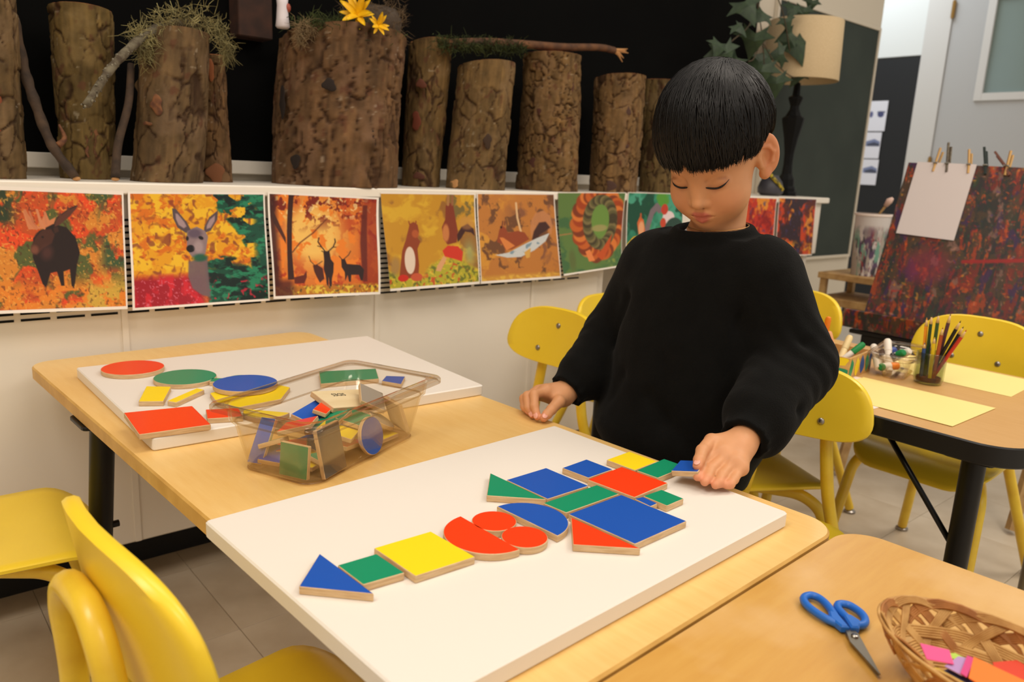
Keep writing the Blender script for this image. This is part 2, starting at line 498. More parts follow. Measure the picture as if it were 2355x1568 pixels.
# chair in its own frame: faces +x, backrest at x = 0, seat 0.03 .. 0.33
SEAT = .355
def make_chair(label):
    t = thing('school_chair', label, 'chair', group='yellow school chairs')
    # seat: rounded, dished, with a rolled front lip
    so = []
    for p in round_rect(-.155, .155, .0, .290, .075, 8): so.append(p)
    so = [(a * (1.0 - .10 * (.29 - b) / .29), b + .015) for a, b in so]
    def seat_d(a, b):
        d = SEAT - .010 * math.cos(min(1, abs(a) / .165) * math.pi * .5) * (1 - abs(b - .16) / .18)
        if b > .23: d -= 6.0 * (b - .23) ** 2
        if b < .06: d += 1.2 * (.06 - b) ** 2
        return d
    m = shell(so, seat_d, .011, 2)
    m.f = [f[::-1] for f in m.f]
    m.build('seat', M_yel, t, True, 50)
    # backrest: half-moon panel
    bo = []
    for k in range(48):
        a = 2 * math.pi * k / 48
        ca, sa = math.cos(a), math.sin(a)
        w = .143 * (abs(ca) ** .62) * (1 if ca >= 0 else -1)
        h = (.074 * (abs(sa) ** .78)) * (1 if sa >= 0 else -1)
        if h < 0: h *= .88
        w *= 1.0 - .10 * (h / .074)
        bo.append((w, .585 + h))
    bd = lambda a, b: -.006 + 1.15 * a * a - .16 * (b - .585)
    m = shell(bo, bd, .015, 0)
    br = m.build('backrest', M_yel, t, True, 50)
    for (a, b) in ((0, .618), (-.052, .556), (.052, .556)):
        x = bd(a, b) + .0075
        MB().ball((x, a, b), (.004, .0072, .0072), 12).build('bolt', M_bolt, br, True)
    # rear frame: one tube from foot to foot, bent over behind the backrest
    def rear(s):
        return [(-.150, s * .158, .014), (-.040, s * .098, .31), (-.018, s * .078, .40), (-.022, s * .062, .51)]
    path = rear(1) + [(-.028, .056, .572), (-.029, .03, .600), (-.029, -.03, .600), (-.028, -.056, .572)] + rear(-1)[::-1]
    MB().tube(arc_path(path, .05, 6), .0125, 12).build('rear_frame', M_ytube, t, True, 50)
    # front legs: come out from under the seat, bend and splay down
    for s in (1, -1):
        lp = [(.10, s * .05, .330), (.215, s * .122, .330), (.255, s * .142, .300), (.330, s * .162, .014)]
        MB().tube(arc_path(lp, .05, 7), .0125, 12).build('leg', M_ytube, t, True, 50)
        MB().tube([(-.036, s * .092, .333), (.10, s * .05, .331)], .010, 10).build('side_rail', M_ytube, t, True, 50)
    MB().tube([(.10, -.055, .330), (.10, .055, .330)], .0125, 12).tube([(.165, -.085, .328), (.165, .085, .328)], .010, 10).build('cross_rail', M_ytube, t, True, 50)
    for (x, y) in ((-.152, .159), (-.152, -.159), (.333, .163), (.333, -.163)):
        MB().lathe([(.013, 0), (.0165, .0015), (.0165, .006), (.009, .011), (.008, .02)], 16, (x, y, 0)).build('glide', M_bolt, t, True, 40)
    for s in (1, -1):
        MB().ball((.285, s * .075, .322), (.006, .007, .007), 10).build('plug', M_plug, t, True)
    return t

CHAIRS = [
    ('yellow chair nearest the camera, its backrest seen edge-on at lower left', (.145, .668, 0), math.radians(4), 1),
    ('yellow chair at the left edge beside the wall, mostly its seat showing', (-.022, 1.400, 0), math.radians(-4), 1),
    ('yellow chair by the wall, behind the child\'s hand resting on the table', (1.25, 1.285, 0), math.radians(184), .975),
    ('yellow chair just right of the child, its backrest against the black sleeve', (1.325, .712, 0), math.radians(198), .955),
    ('yellow chair on the far side of the drawing table, facing the pencil jar', (2.07, .665, 0), math.radians(180), 1),
    ('yellow chair half hidden behind the child\'s sleeve, beyond the box of markers', (2.06, 1.135, 0), math.radians(178), 1),
    ('yellow chair near the wall, only the top of its backrest showing', (1.69, 1.555, 0), math.radians(-84), .92),
    ('yellow chair hidden by the child, its seat under the drawing table', (1.315, .95, 0), math.radians(-27), 1),
]
_c0 = make_chair(CHAIRS[0][0])
for i, (lb, loc, rz, sc) in enumerate(CHAIRS):
    c = _c0 if i == 0 else copy_tree(_c0, lb)
    c.location = loc; c.rotation_euler = (0, 0, rz); c.scale = (sc, sc, sc)
# ================================================================== white boards and painted wooden tiles
M_canvas = mat('white_laminate_board', (230, 222, 211), 0.5, bump=(120, 0.02))
M_canvas_e = mat('white_board_edge', (232, 226, 216), 0.55)
M_ply = mat('plywood_edge', (214, 184, 142), 0.65, vary=((196, 162, 118), 160, 3), stretch=(.3, .3, 3))
PAINT = {
    'red': mat('red_paint', (240, 62, 14), 0.38, coat=0.15),
    'blue': mat('blue_paint', (28, 84, 178), 0.38, coat=0.15),
    'green': mat('green_paint', (18, 142, 100), 0.38, coat=0.15),
    'yellow': mat('yellow_paint', (246, 216, 28), 0.38, coat=0.15),
    'dark': mat('dark_grey_paint', (92, 84, 76), 0.5),
    'grey': mat('grey_wood_back', (150, 138, 122), 0.6),
}
ZB = .579
def board(label, poly):
    o = MB().prism(poly, .5602, ZB, .0018, 1, 0).build('white_board', [M_canvas, M_canvas_e], None, True, 40)
    return tag(o, label, 'board')
def soft_poly(p, r=.004, seg=3):
    P = [Vector((a, b, 0)) for a, b in p]; out = []
    n = len(P)
    for i in range(n):
        a, b, c = P[i - 1], P[i], P[(i + 1) % n]
        u = (a - b).normalized(); w = (c - b).normalized()
        p0 = b + u * r; p1 = b + w * r
        for k in range(seg + 1):
            t = k / seg; q = p0 * (1 - t) ** 2 + b * 2 * t * (1 - t) + p1 * t * t
            out.append((q.x, q.y))
    return out
board('near white board under the tile figure the child is building', soft_poly([(.2598, .7854), (.7957, .8115), (.8138, .4288), (.2775, .4035)], .005))
board('far white board by the wall, behind the clear bin', soft_poly([(.2886, 1.5076), (.8658, 1.4933), (.8418, 1.0447), (.2896, 1.0702)], .005))

TH = .0078
def tile(col, poly, label, z=ZB + .0002, r=.0012, th=TH, name='wooden_tile', cat='tile', group=None):
    P = soft_poly(poly, r, 2) if r else poly
    o = MB().prism(P, z, z + th, .0006, 1, 0).build(name, [PAINT[col], M_ply])
    tag(o, label, cat, group)
    return o
def disc(cx, cy, rx, ry=None, ang=0, n=48):
    ry = ry or rx; ca, sa = math.cos(ang), math.sin(ang)
    return [(cx + rx * math.cos(t) * ca - ry * math.sin(t) * sa, cy + rx * math.cos(t) * sa + ry * math.sin(t) * ca) for t in [2 * math.pi * k / n for k in range(n)]]
def half(p, q, n=28):
    """Half disc on the diameter p-q, bulging to the left of p->q."""
    cx, cy = (p[0] + q[0]) / 2, (p[1] + q[1]) / 2
    r = math.hypot(q[0] - p[0], q[1] - p[1]) / 2; a0 = math.atan2(q[1] - p[1], q[0] - p[0])
    return [(cx + r * math.cos(a0 + math.pi * k / n), cy + r * math.sin(a0 + math.pi * k / n)) for k in range(n + 1)]

tile('yellow', [(.7407, .6528), (.7906, .6567), (.7938, .6101), (.7443, .6067)], 'small yellow square tile at the board\'s far edge, against the black sweater')
tile('green', [(.8094, .6117), (.8117, .577), (.7488, .5727), (.7456, .6048)], 'green rectangle tile between the small yellow square and the held tile')
tile('red', [(.7389, .6245), (.7466, .5548), (.6783, .5499), (.6705, .6195)], 'orange-red square tile in the figure\'s middle, the head beside the child\'s fingers')
tile('blue', [(.7192, .6691), (.7222, .6248), (.6754, .6226), (.6708, .6651)], 'small blue square tile left of the orange-red square')
tile('blue', [(.6535, .6769), (.6575, .6048), (.5894, .6048), (.5857, .6752)], 'medium blue square tile next to the green triangle')
tile('green', [(.5831, .7034), (.5874, .6047), (.5371, .6527)], 'green triangle tile at the left of the figure')
tile('green', [(.668, .6013), (.6703, .5672), (.5816, .5659), (.5776, .5997)], 'long green rectangle tile between the two larger blue squares')
tile('blue', [(.6708, .5641), (.6779, .4736), (.5882, .4709), (.5811, .562)], 'largest blue square tile on the near board')
tile('green', [(.7236, .5464), (.7249, .5137), (.6917, .5122), (.6901, .5465)], 'small green square tile below the orange-red square\'s right corner')
tile('blue', [(.6880, .5451), (.6878, .523), (.6740, .522), (.6752, .5474)], 'tiny blue tile wedged between orange-red square and small green square')
tile('blue', half((.5283, .6229), (.5347, .5308)), 'blue half-disc tile above the pair of small orange-red discs', r=0)
tile('red', [(.5779, .5547), (.5852, .4607), (.5344, .5074)], 'orange-red triangle tile touching the largest blue square')
tile('red', disc(.5026, .5962, .0242), 'small orange-red disc tile, the one farther from the camera', r=0)
tile('red', disc(.5052, .5492, .0242), 'small orange-red disc tile, the one nearer the triangle', r=0)
tile('red', half((.4828, .5311), (.4799, .6263)), 'orange-red half-disc tile beside the large yellow square', r=0)
tile('yellow', [(.4328, .6149), (.4373, .545), (.3698, .548), (.3663, .617)], 'large yellow square tile in the figure\'s lower half')
tile('green', [(.3626, .6055), (.3651, .5592), (.3234, .5628), (.3215, .6073)], 'green square tile between the yellow square and the blue triangle')
tile('blue', [(.3185, .6376), (.3234, .5435), (.2758, .5931)], 'blue triangle tile at the near end of the figure')

# loose tiles on the far board
tile('red', disc(.3624, 1.4312, .0505), 'large orange-red disc tile at the far board\'s left corner', r=0)
tile('green', disc(.4176, 1.3271, .050), 'large green disc tile next to the orange-red disc on the far board', r=0)
tile('green', disc(.4905, 1.270, .024), 'small green disc tile behind the large blue disc', r=0)
tile('green', [(.452, 1.296), (.472, 1.284), (.462, 1.264), (.440, 1.277)], 'small green tile half hidden between the green discs')
tile('yellow', [(.418, 1.212), (.470, 1.232), (.528, 1.205), (.538, 1.178), (.498, 1.125), (.428, 1.118), (.410, 1.160)], 'yellow many-sided tile lying under the blue disc')
tile('blue', disc(.4764, 1.2129, .0505), 'large blue disc tile stacked on a yellow tile beside the bin', r=0, z=ZB + TH + .0008)
tile('yellow', [(.3479, 1.3012), (.3793, 1.2784), (.3453, 1.2055), (.3145, 1.2229)], 'yellow rectangle tile in the middle of the far board')
tile('yellow', [(.4105, 1.2501), (.4176, 1.2353), (.3589, 1.1894), (.3505, 1.2046)], 'narrow yellow strip tile on the far board')
tile('red', [(.3733, 1.1606), (.3663, 1.0627), (.274, 1.0722), (.2821, 1.1782)], 'large orange-red square tile overhanging the far board\'s near edge')
tile('red', [(.3836, 1.1331), (.4265, 1.1155), (.4165, 1.073), (.3709, 1.0904)], 'small orange-red tile partly behind the bin\'s left end')
tile('yellow', half((.4800, 1.055), (.4330, 1.106)), 'yellow half-disc tile seen through the bin\'s back wall', r=0)
tile('green', [(.6241, 1.246), (.721, 1.2122), (.690, 1.150), (.5898, 1.1719)], 'green rectangle tile seen through the far corner of the bin')
tile('blue', [(.7108, 1.1598), (.7376, 1.1389), (.7045, 1.1003), (.6869, 1.1347)], 'small blue tile lying beyond the bin\'s right corner')
# ================================================================== clear bin with tiles
def clear_mat(name, tint, gloss=0.06, edge=0.0):
    """Thin clear plastic: tinted see-through sheet with a Fresnel gloss."""
    m = bpy.data.materials.new(name); m.use_nodes = True
    nt = m.node_tree; out = nt.nodes['Material Output']
    nt.nodes.remove(nt.nodes['Principled BSDF'])
    tr = nt.nodes.new('ShaderNodeBsdfTransparent'); tr.inputs[0].default_value = lin(tint)
    gl = nt.nodes.new('ShaderNodeBsdfGlossy'); gl.inputs['Roughness'].default_value = gloss; gl.inputs[0].default_value = (1, .97, .92, 1)
    fc = nt.nodes.new('ShaderNodeLayerWeight'); fc.inputs['Blend'].default_value = 0.5
    pw = nt.nodes.new('ShaderNodeMath'); pw.operation = 'POWER'; pw.inputs[1].default_value = 4.0
    lw = nt.nodes.new('ShaderNodeMath'); lw.operation = 'MULTIPLY_ADD'; lw.inputs[1].default_value = 0.75; lw.inputs[2].default_value = 0.035
    nt.links.new(fc.outputs['Facing'], pw.inputs[0]); nt.links.new(pw.outputs[0], lw.inputs[0])
    mx = nt.nodes.new('ShaderNodeMixShader')
    nt.links.new(lw.outputs[0], mx.inputs[0]); nt.links.new(tr.outputs[0], mx.inputs[1]); nt.links.new(gl.outputs[0], mx.inputs[2])
    nt.links.new(mx.outputs[0], out.inputs['Surface'])
    return m
M_clear = clear_mat('clear_plastic', (250, 248, 244))
M_clear_rim = clear_mat('clear_plastic_rim', (238, 231, 221), 0.08)
M_jar = clear_mat('clear_glass', (226, 228, 214), 0.03)

def loft(mb, rings, mi=0, close_bottom=True):
    n = len(rings[0][0]); b = len(mb.v)
    for poly, z in rings:
        for x, y in poly: mb.v.append((x, y, z))
    for k in range(len(rings) - 1):
        for i in range(n):
            j = (i + 1) % n
            mb.f.append((b + k * n + i, b + k * n + j, b + (k + 1) * n + j, b + (k + 1) * n + i)); mb.m.append(mi)
    if close_bottom:
        mb.f.append(tuple(b + (len(rings) - 1) * n + i for i in range(n))); mb.m.append(mi)
    return mb
def rr(w, d, r): return round_rect(-w / 2, w / 2, -d / 2, d / 2, r, 7)

def clear_pan(name, label, loc, ang, W, D, Hh, cat='bin'):
    t = thing(name, label, cat, loc, ang)
    body = MB()
    ins = [(rr(W - .030, D - .030, .022), Hh - .001), (rr(W - .034, D - .034, .022), Hh * .76), (rr(W - .042, D - .042, .022), Hh * .72),
           (rr(W - .064, D - .062, .022), Hh * .06), (rr(W - .074, D - .072, .020), .0025)]
    out = [(rr(W - .080, D - .078, .018), .0004), (rr(W - .062, D - .060, .022), Hh * .045), (rr(W - .038, D - .038, .024), Hh * .70), (rr(W - .029, D - .029, .024), Hh * .755), (rr(W - .025, D - .025, .024), Hh - .004)]
    loft(body, ins); loft(body, out[::-1])
    body.build('wall', M_clear, t, True, 60)
    for w_, z_, nm in ((.060, Hh * .03, 'base_edge'), (.040, Hh * .735, 'shoulder_edge')):
        lp_ = [(x, y, z_) for x, y in rr(W - w_, D - w_, .022)]
        MB().tube(lp_ + lp_[:2], .0013, 6, False).build(nm, M_clear_rim, t, True)
    rim = MB()
    loft(rim, [(rr(W - .030, D - .030, .022), Hh - .001), (rr(W - .026, D - .026, .024), Hh + .0015), (rr(W - .004, D - .004, .017), Hh + .0012), (rr(W, D, .018), Hh - .001),
               (rr(W, D, .018), Hh - .007), (rr(W - .004, D - .004, .018), Hh - .0065), (rr(W - .006, D - .006, .018), Hh - .003), (rr(W - .025, D - .025, .024), Hh - .004)], close_bottom=False)
    rim.build('rim', M_clear_rim, t, True, 60)
    return t
BINC, BINA = (.4925, .938, .5604), math.radians(23.1)
clear_pan('clear_bin', 'clear plastic food-pan bin full of coloured tiles, between the two boards', BINC, BINA, .294, .178, .090)

BM = Matrix.Translation(BINC) @ Matrix.Rotation(BINA, 4, 'Z')
def loose(col, poly, lx, ly, lz, rx, ry, rz, label, r=.001, grp=None):
    """Tile lying or leaning inside the bin, pose in the bin's own frame (degrees)."""
    P = soft_poly(poly, r, 2) if r else poly
    o = MB().prism(P, -.003, .003, .0006, 1, 0).build('wooden_tile', [PAINT[col], M_ply])
    R = Matrix.Rotation(math.radians(rz), 4, 'Z') @ Matrix.Rotation(math.radians(ry), 4, 'Y') @ Matrix.Rotation(math.radians(rx), 4, 'X')
    o.matrix_world = BM @ Matrix.Translation((lx, ly, lz)) @ R
    tag(o, label, 'tile', grp)
    return o
sq = lambda w, h=None: [(-w / 2, -(h or w) / 2), (w / 2, -(h or w) / 2), (w / 2, (h or w) / 2), (-w / 2, (h or w) / 2)]
dc = lambda r: disc(0, 0, r)
tri = lambda a, b: [(-a / 2, -b / 3), (a / 2, -b / 3), (-a / 2, b * 2 / 3)]
# floor layer
loose('yellow', sq(.066), -.055, .006, .007, 0, 0, 8, 'yellow square tile flat on the bin floor near the front corner')
loose('yellow', sq(.07, .045), .055, -.022, .007, 0, 0, -4, 'yellow rectangle tile flat on the bin floor under the leaning disc')
loose('blue', sq(.044), -.083, .022, .015, 6, -8, 20, 'blue square tile at the bottom of the bin\'s near left end')
loose('red', sq(.048, .04), -.052, .030, .017, -5, 4, 40, 'red tile behind the standing green square in the bin')
loose('green', sq(.035, .03), -.058, -.030, .015, 4, 6, -12, 'green tile low beside the dark standing tile in the bin')
loose('blue', sq(.07, .05), .000, .018, .014, 3, -5, -10, 'blue rectangle tile under the heap in the bin')
loose('red', sq(.05), -.012, -.018, .021, 5, 9, 10, 'red square tile in the heap behind the dark standing tile')
loose('blue', sq(.06, .045), .085, .012, .013, -4, 6, 22, 'blue tile at the bin\'s right end under bare wood')
# leaning tiles
loose('green', sq(.043), -.1085, -.026, .0275, 84, 0, -86, 'green square tile standing against the bin\'s near left wall')
loose('dark', sq(.050, .064), -.070, -.050, .035, 78, 0, 6, 'dark square tile standing by the bin\'s front corner')
loose('blue', dc(.0265), .012, -.053, .030, 76, 0, 4, 'blue disc tile leaning against the bin\'s long front wall', 0)
loose('blue', sq(.022, .062), -.092, .044, .034, 56, 0, -80, 'narrow blue tile leaning up the bin\'s left wall')
loose('grey', sq(.052, .046), .106, -.030, .032, 72, 0, 62, 'bare wood tile standing in the bin\'s right corner')
# upper heap
loose('red', sq(.055, .045), -.048, .022, .047, -14, 6, 30, 'bright red tile on top of the heap near the bin\'s left end')
loose('green', sq(.038, .030), -.082, .034, .031, -18, 14, 25, 'green tile on the heap below the bin\'s left rim')
loose('green', sq(.07, .04), -.005, .006, .043, -12, -5, 14, 'long green tile across the middle of the heap')
loose('yellow', sq(.045, .05), -.018, -.020, .038, 14, 4, 24, 'yellow square tile leaning on the middle of the heap')
loose('green', sq(.06, .035), .032, -.008, .041, 14, 4, 20, 'green rectangle tile right of the heap\'s middle')
loose('blue', sq(.06, .04), .010, .042, .045, 14, -6, 4, 'bright blue tile at the back of the heap')
loose('red', sq(.035, .02), .012, .030, .052, 16, 0, 22, 'small red strip tile on top of the blue tile at the back')
loose('grey', disc(0, 0, .032)[24:] + [(0, .012)], .080, -.010, .030, 30, 10, 30, 'bare wood half-round tile at the bin\'s right end', 0)
loose('grey', sq(.055, .04), .096, .008, .052, 28, -12, 40, 'bare wood tile tilted up at the bin\'s right end')
wd = MB().prism(soft_poly(sq(.095, .052), .002, 2), -.004, .004, .0006, 1, 0).build('lettered_block', [mat('pale_birch', (226, 206, 164), 0.6, vary=((214, 190, 144), 40, 4), stretch=(.2, 1, 1)), M_ply])
wd.matrix_world = BM @ Matrix.Translation((.070, .036, .050)) @ Matrix.Rotation(math.radians(-8), 4, 'Z') @ Matrix.Rotation(math.radians(10), 4, 'Y') @ Matrix.Rotation(math.radians(16), 4, 'X')
tag(wd, 'pale wooden block with upside-down black lettering sticking out of the heap', 'block')
M_ink = mat('black_ink', (38, 34, 30), 0.7)
def lettering(txt, size, parent, M4, name='lettering', m=None):
    cu = bpy.data.curves.new('t', 'FONT'); cu.body = txt; cu.size = size; cu.extrude = .0001; cu.align_x = 'CENTER'; cu.align_y = 'CENTER'
    ob = bpy.data.objects.new('t', cu); COL.objects.link(ob)
    dg = bpy.context.evaluated_depsgraph_get()
    me = bpy.data.meshes.new_from_object(ob.evaluated_get(dg))
    bpy.data.objects.remove(ob)
    me.materials.clear(); me.materials.append(m or M_ink)
    o = link(name, me, parent); o.matrix_local = M4
    return o
lettering('SIDES', .011, wd, Matrix.Translation((-.006, .012, .0042)) @ Matrix.Rotation(math.pi, 4, 'Z'))
# ================================================================== autumn photo prints along the ledge
class Img:
    def __init__(s, x0, y0, x1, y1, W=230, H=180):
        s.W, s.H = W, H
        u = (np.arange(W) + .5) / W; v = (np.arange(H) + .5) / H
        s.U, s.V = np.meshgrid(u, v)
        s.X = x0 + s.U * (x1 - x0); s.Y = y0 + s.V * (y1 - y0)
        s.sx = (x1 - x0) / W
        s.c = np.zeros((H, W, 3))
    def fill(s, rgb): s.c[:] = np.array(rgb) / 255.
    def mix(s, a, rgb): s.c = s.c * (1 - a[..., None]) + np.array(rgb) / 255. * a[..., None]
    def splotch(s, rgb, fx, fy, seed, lo=.5, hi=.6, mask=None, amt=1.0):
        wx, wy = (fbm(s.X / fx * 2 + 3, s.Y / fy * 2, seed=seed + 51, oct=2) - .5) * fx * .9, (fbm(s.X / fx * 2, s.Y / fy * 2 + 3, seed=seed + 57, oct=2) - .5) * fy * .9
        a = np.clip((fbm((s.X + wx) / fx, (s.Y + wy) / fy, seed=seed, oct=5) - lo) / (hi - lo), 0, 1) * amt
        if mask is not None: a = a * mask
        s.mix(a, rgb)
    def speck(s, rgb, f, seed, lo=.7, mask=None, amt=.8):
        wx, wy = (vnoise(s.X / f * .8 + 7, s.Y / f * .8, seed=seed + 31) - .5) * f * 1.3, (vnoise(s.X / f * .8, s.Y / f * .8 + 5, seed=seed + 37) - .5) * f * 1.3
        a = np.clip((vnoise((s.X + wx) / f, (s.Y + wy) / f, seed=seed) - lo) / .12, 0, 1) * amt
        if mask is not None: a = a * mask
        s.mix(a, rgb)
    def poly(s, pts, rgb, amt=1.0, soft=1.0, ret=False):
        P = np.array(pts, float); n = len(P); ins = np.zeros_like(s.X, bool); d2 = np.full_like(s.X, 1e18)
        for i in range(n):
            x1, y1 = P[i]; x2, y2 = P[(i + 1) % n]
            c = ((y1 > s.Y) != (y2 > s.Y)) & (s.X < (x2 - x1) * (s.Y - y1) / ((y2 - y1) or 1e-9) + x1)
            ins ^= c
            ex, ey = x2 - x1, y2 - y1; L = ex * ex + ey * ey + 1e-9
            t = np.clip(((s.X - x1) * ex + (s.Y - y1) * ey) / L, 0, 1)
            d2 = np.minimum(d2, (s.X - x1 - t * ex) ** 2 + (s.Y - y1 - t * ey) ** 2)
        d = np.sqrt(d2) / s.sx * np.where(ins, 1, -1)
        a = np.clip(d / soft + .5, 0, 1) * amt
        if ret: return a
        s.mix(a, rgb)
    def ell(s, cx, cy, rx, ry, rgb, ang=0, amt=1.0, soft=1.0):
        ca, sa = math.cos(ang), math.sin(ang); dx, dy = s.X - cx, s.Y - cy
        q = np.sqrt(((dx * ca + dy * sa) / rx) ** 2 + ((-dx * sa + dy * ca) / ry) ** 2)
        s.mix(np.clip((1 - q) * min(rx, ry) / s.sx / soft + .5, 0, 1) * amt, rgb)
    def line(s, pts, w, rgb, amt=1.0):
        for (x1, y1), (x2, y2) in zip(pts[:-1], pts[1:]):
            ex, ey = x2 - x1, y2 - y1; L = ex * ex + ey * ey + 1e-9
            t = np.clip(((s.X - x1) * ex + (s.Y - y1) * ey) / L, 0, 1)
            d = np.hypot(s.X - x1 - t * ex, s.Y - y1 - t * ey)
            s.mix(np.clip((w / 2 - d) / s.sx + .5, 0, 1) * amt, rgb)
    def border(s, l, r, t, b):
        m = (s.U < l) | (s.U > 1 - r) | (s.V < t) | (s.V > 1 - b)
        s.mix(m.astype(float), (240, 232, 222))

M_print = mat('photo_print', (200, 120, 40), 0.5, attr='Col')
M_paper_back = mat('print_paper', (236, 228, 216), 0.6)
def poster(label, img, tl, tr, br, bl, curl=.02, bow=.006, name='photo_print', cat='picture'):
    """Corners (x, z) on the ledge front; hangs from its taped top edge and curls at the foot."""
    k = .9875; C = [(x * k, .96 + (z - .96) * k) for x, z in (tl, tr, br, bl)]
    W, H = img.W, img.H
    u = np.linspace(0, 1, W); v = np.linspace(0, 1, H); U, V = np.meshgrid(u, v)
    B = lambda i: (1 - V) * ((1 - U) * C[0][i] + U * C[1][i]) + V * ((1 - U) * C[3][i] + U * C[2][i])
    X, Z = B(0), B(1)
    Yf = 1.6795 - curl * V ** 2 - bow * np.sin(math.pi * V) * np.abs(2 * U - 1) ** 3 * V
    vs = np.stack([X, Yf, Z], -1).reshape(-1, 3)
    idx = np.arange(W * H).reshape(H, W)
    fs = np.stack([idx[:-1, :-1], idx[1:, :-1], idx[1:, 1:], idx[:-1, 1:]], -1).reshape(-1, 4)
    n = W * H
    si, sj = np.linspace(0, H - 1, 14).astype(int), np.linspace(0, W - 1, 12).astype(int)
    bkv = vs.reshape(H, W, 3)[si][:, sj].reshape(-1, 3).copy(); bkv[:, 1] += .0007
    bi = np.arange(14 * 12).reshape(14, 12) + n
    bf = np.stack([bi[:-1, :-1], bi[:-1, 1:], bi[1:, 1:], bi[1:, :-1]], -1).reshape(-1, 4)
    me = bpy.data.meshes.new(name)
    me.from_pydata(np.concatenate([vs, bkv]).tolist(), [], fs.tolist() + bf.tolist())
    me.materials.append(M_print); me.materials.append(M_paper_back)
    mi = np.zeros(len(me.polygons), np.int32); mi[len(fs):] = 1
    me.polygons.foreach_set('material_index', mi)
    me.polygons.foreach_set('use_smooth', [True] * len(me.polygons))
    set_colors(me, np.concatenate([img.c.reshape(-1, 3), np.full((len(bkv), 3), .9)]))
    me.update()
    return tag(link(name, me), label, cat, 'autumn photo prints along the ledge')

# 1 moose in red brush
I = Img(-430, 60, 1078, 1100)
I.fill((190, 78, 30)); I.splotch((226, 74, 28), 190, 130, 3, .45, .6); I.splotch((84, 92, 44), 210, 230, 9, .52, .6); I.splotch((212, 132, 44), 160, 150, 11, .55, .62)
low = np.clip((I.Y - 760) / 160, 0, 1); I.splotch((226, 130, 38), 150, 90, 5, .4, .55, low); I.splotch((204, 164, 62), 120, 90, 6, .5, .58, low * np.clip((I.X - 500) / 200, 0, 1))
I.splotch((60, 84, 50), 110, 200, 15, .42, .55, np.clip((I.X - 780) / 120, 0, 1) * np.clip((800 - I.Y) / 100, 0, 1)); I.splotch((44, 58, 36), 120, 140, 21, .4, .5, np.clip((150 - I.X) / 150, 0, 1) * np.clip((420 - I.Y) / 90, 0, 1))
I.speck((236, 176, 80), 16, 4, .72, None, .6); I.speck((70, 30, 20), 18, 8, .74, None, .5)
for p in ([(140, 262), (160, 250), (250, 370), (300, 400), (180, 410)], [(262, 250), (300, 330), (340, 260), (370, 330), (430, 300), (400, 380), (280, 400)]): I.poly(p, (206, 128, 84))
I.poly([(400, 370), (440, 300), (560, 220), (632, 195), (610, 235), (520, 300), (440, 375)], (58, 34, 28)); I.poly([(190, 260), (215, 330), (260, 390), (230, 400)], (178, 98, 66))
I.poly([(215, 480), (270, 420), (400, 360), (520, 385), (600, 470), (634, 600), (600, 700), (570, 860), (556, 900), (536, 880), (530, 740), (470, 760), (470, 880), (440, 880), (410, 760), (350, 770), (300, 890), (270, 860), (240, 760), (200, 640)], (34, 20, 18))
I.poly([(640, 200), (560, 235), (540, 205), (530, 250), (480, 285), (470, 255), (455, 300), (430, 330), (410, 385), (470, 360), (560, 290)], (88, 50, 38)); I.poly([(300, 410), (380, 400), (410, 450), (380, 520), (300, 560), (240, 620), (195, 600), (190, 550), (240, 470)], (70, 38, 28), 1, 2); I.ell(222, 575, 34, 36, (124, 74, 56), .3, .85, 4); I.ell(330, 600, 50, 60, (96, 54, 48), .5, .6, 8); I.ell(300, 470, 10, 7, (14, 8, 8)); I.poly([(400, 395), (440, 380), (450, 420), (410, 440)], (60, 34, 26)); I.line([(160, 255), (200, 350), (250, 400)], 26, (198, 120, 78)); I.line([(200, 265), (225, 340)], 18, (186, 110, 74)); I.line([(265, 250), (290, 340), (320, 395)], 24, (206, 132, 90)); I.line([(330, 265), (340, 360)], 18, (198, 124, 84))
I.border(.0, .012, .035, .03)
poster('photo print of a dark moose in red brush, leftmost on the ledge', I, (.153, .886), (.433, .878), (.423, .644), (.150, .655), .018)
# 2 deer
I = Img(1130, 110, 2300, 1045)
I.fill((226, 158, 26)); I.splotch((214, 112, 22), 110, 80, 2, .5, .6); I.splotch((236, 186, 40), 90, 70, 7, .5, .6); I.speck((150, 80, 30), 26, 3, .7, None, .6); I.speck((120, 50, 40), 40, 13, .75, None, .7)
low = np.clip((I.Y - 760) / 60, 0, 1) * np.clip((1800 - I.X) / 120, 0, 1); I.mix(low, (160, 24, 40)); I.splotch((206, 36, 50), 60, 90, 8, .45, .6, low); I.speck((222, 120, 140), 14, 5, .72, low, .7)
tree = np.maximum(I.poly([(1760, 100), (2310, 100), (2310, 1060), (1760, 1060), (1740, 700), (1850, 640), (2000, 660), (2150, 760), (2150, 640), (2020, 420), (1860, 250)], 0, ret=True, soft=5), 0)
hole = np.clip((fbm(I.X / 120, I.Y / 70, seed=31) - .54) / .05, 0, 1) * np.clip((2230 - I.X) / 60, 0, 1) * np.clip((760 - I.Y) / 60, 0, 1)
tree = tree * (1 - hole); I.mix(tree, (18, 74, 56)); I.splotch((36, 128, 92), 70, 34, 12, .48, .58, tree); I.splotch((10, 34, 30), 90, 40, 14, .5, .6, tree); I.speck((190, 40, 60), 26, 17, .76, tree * np.clip((I.Y - 800) / 60, 0, 1), .9)
I.poly([(1600, 680), (1760, 640), (1770, 980), (1700, 960), (1620, 900), (1590, 800)], (112, 92, 98), .95, 3)
for p in ([(1480, 245), (1510, 250), (1600, 360), (1630, 420), (1590, 445), (1520, 400), (1485, 320)], [(1868, 262), (1860, 340), (1800, 430), (1740, 450), (1745, 400), (1790, 320)]):
    I.poly(p, (84, 70, 76)); c = np.mean(p, 0); I.poly([tuple(c + (np.array(q) - c) * .6) for q in p], (172, 146, 150), .9, 2)
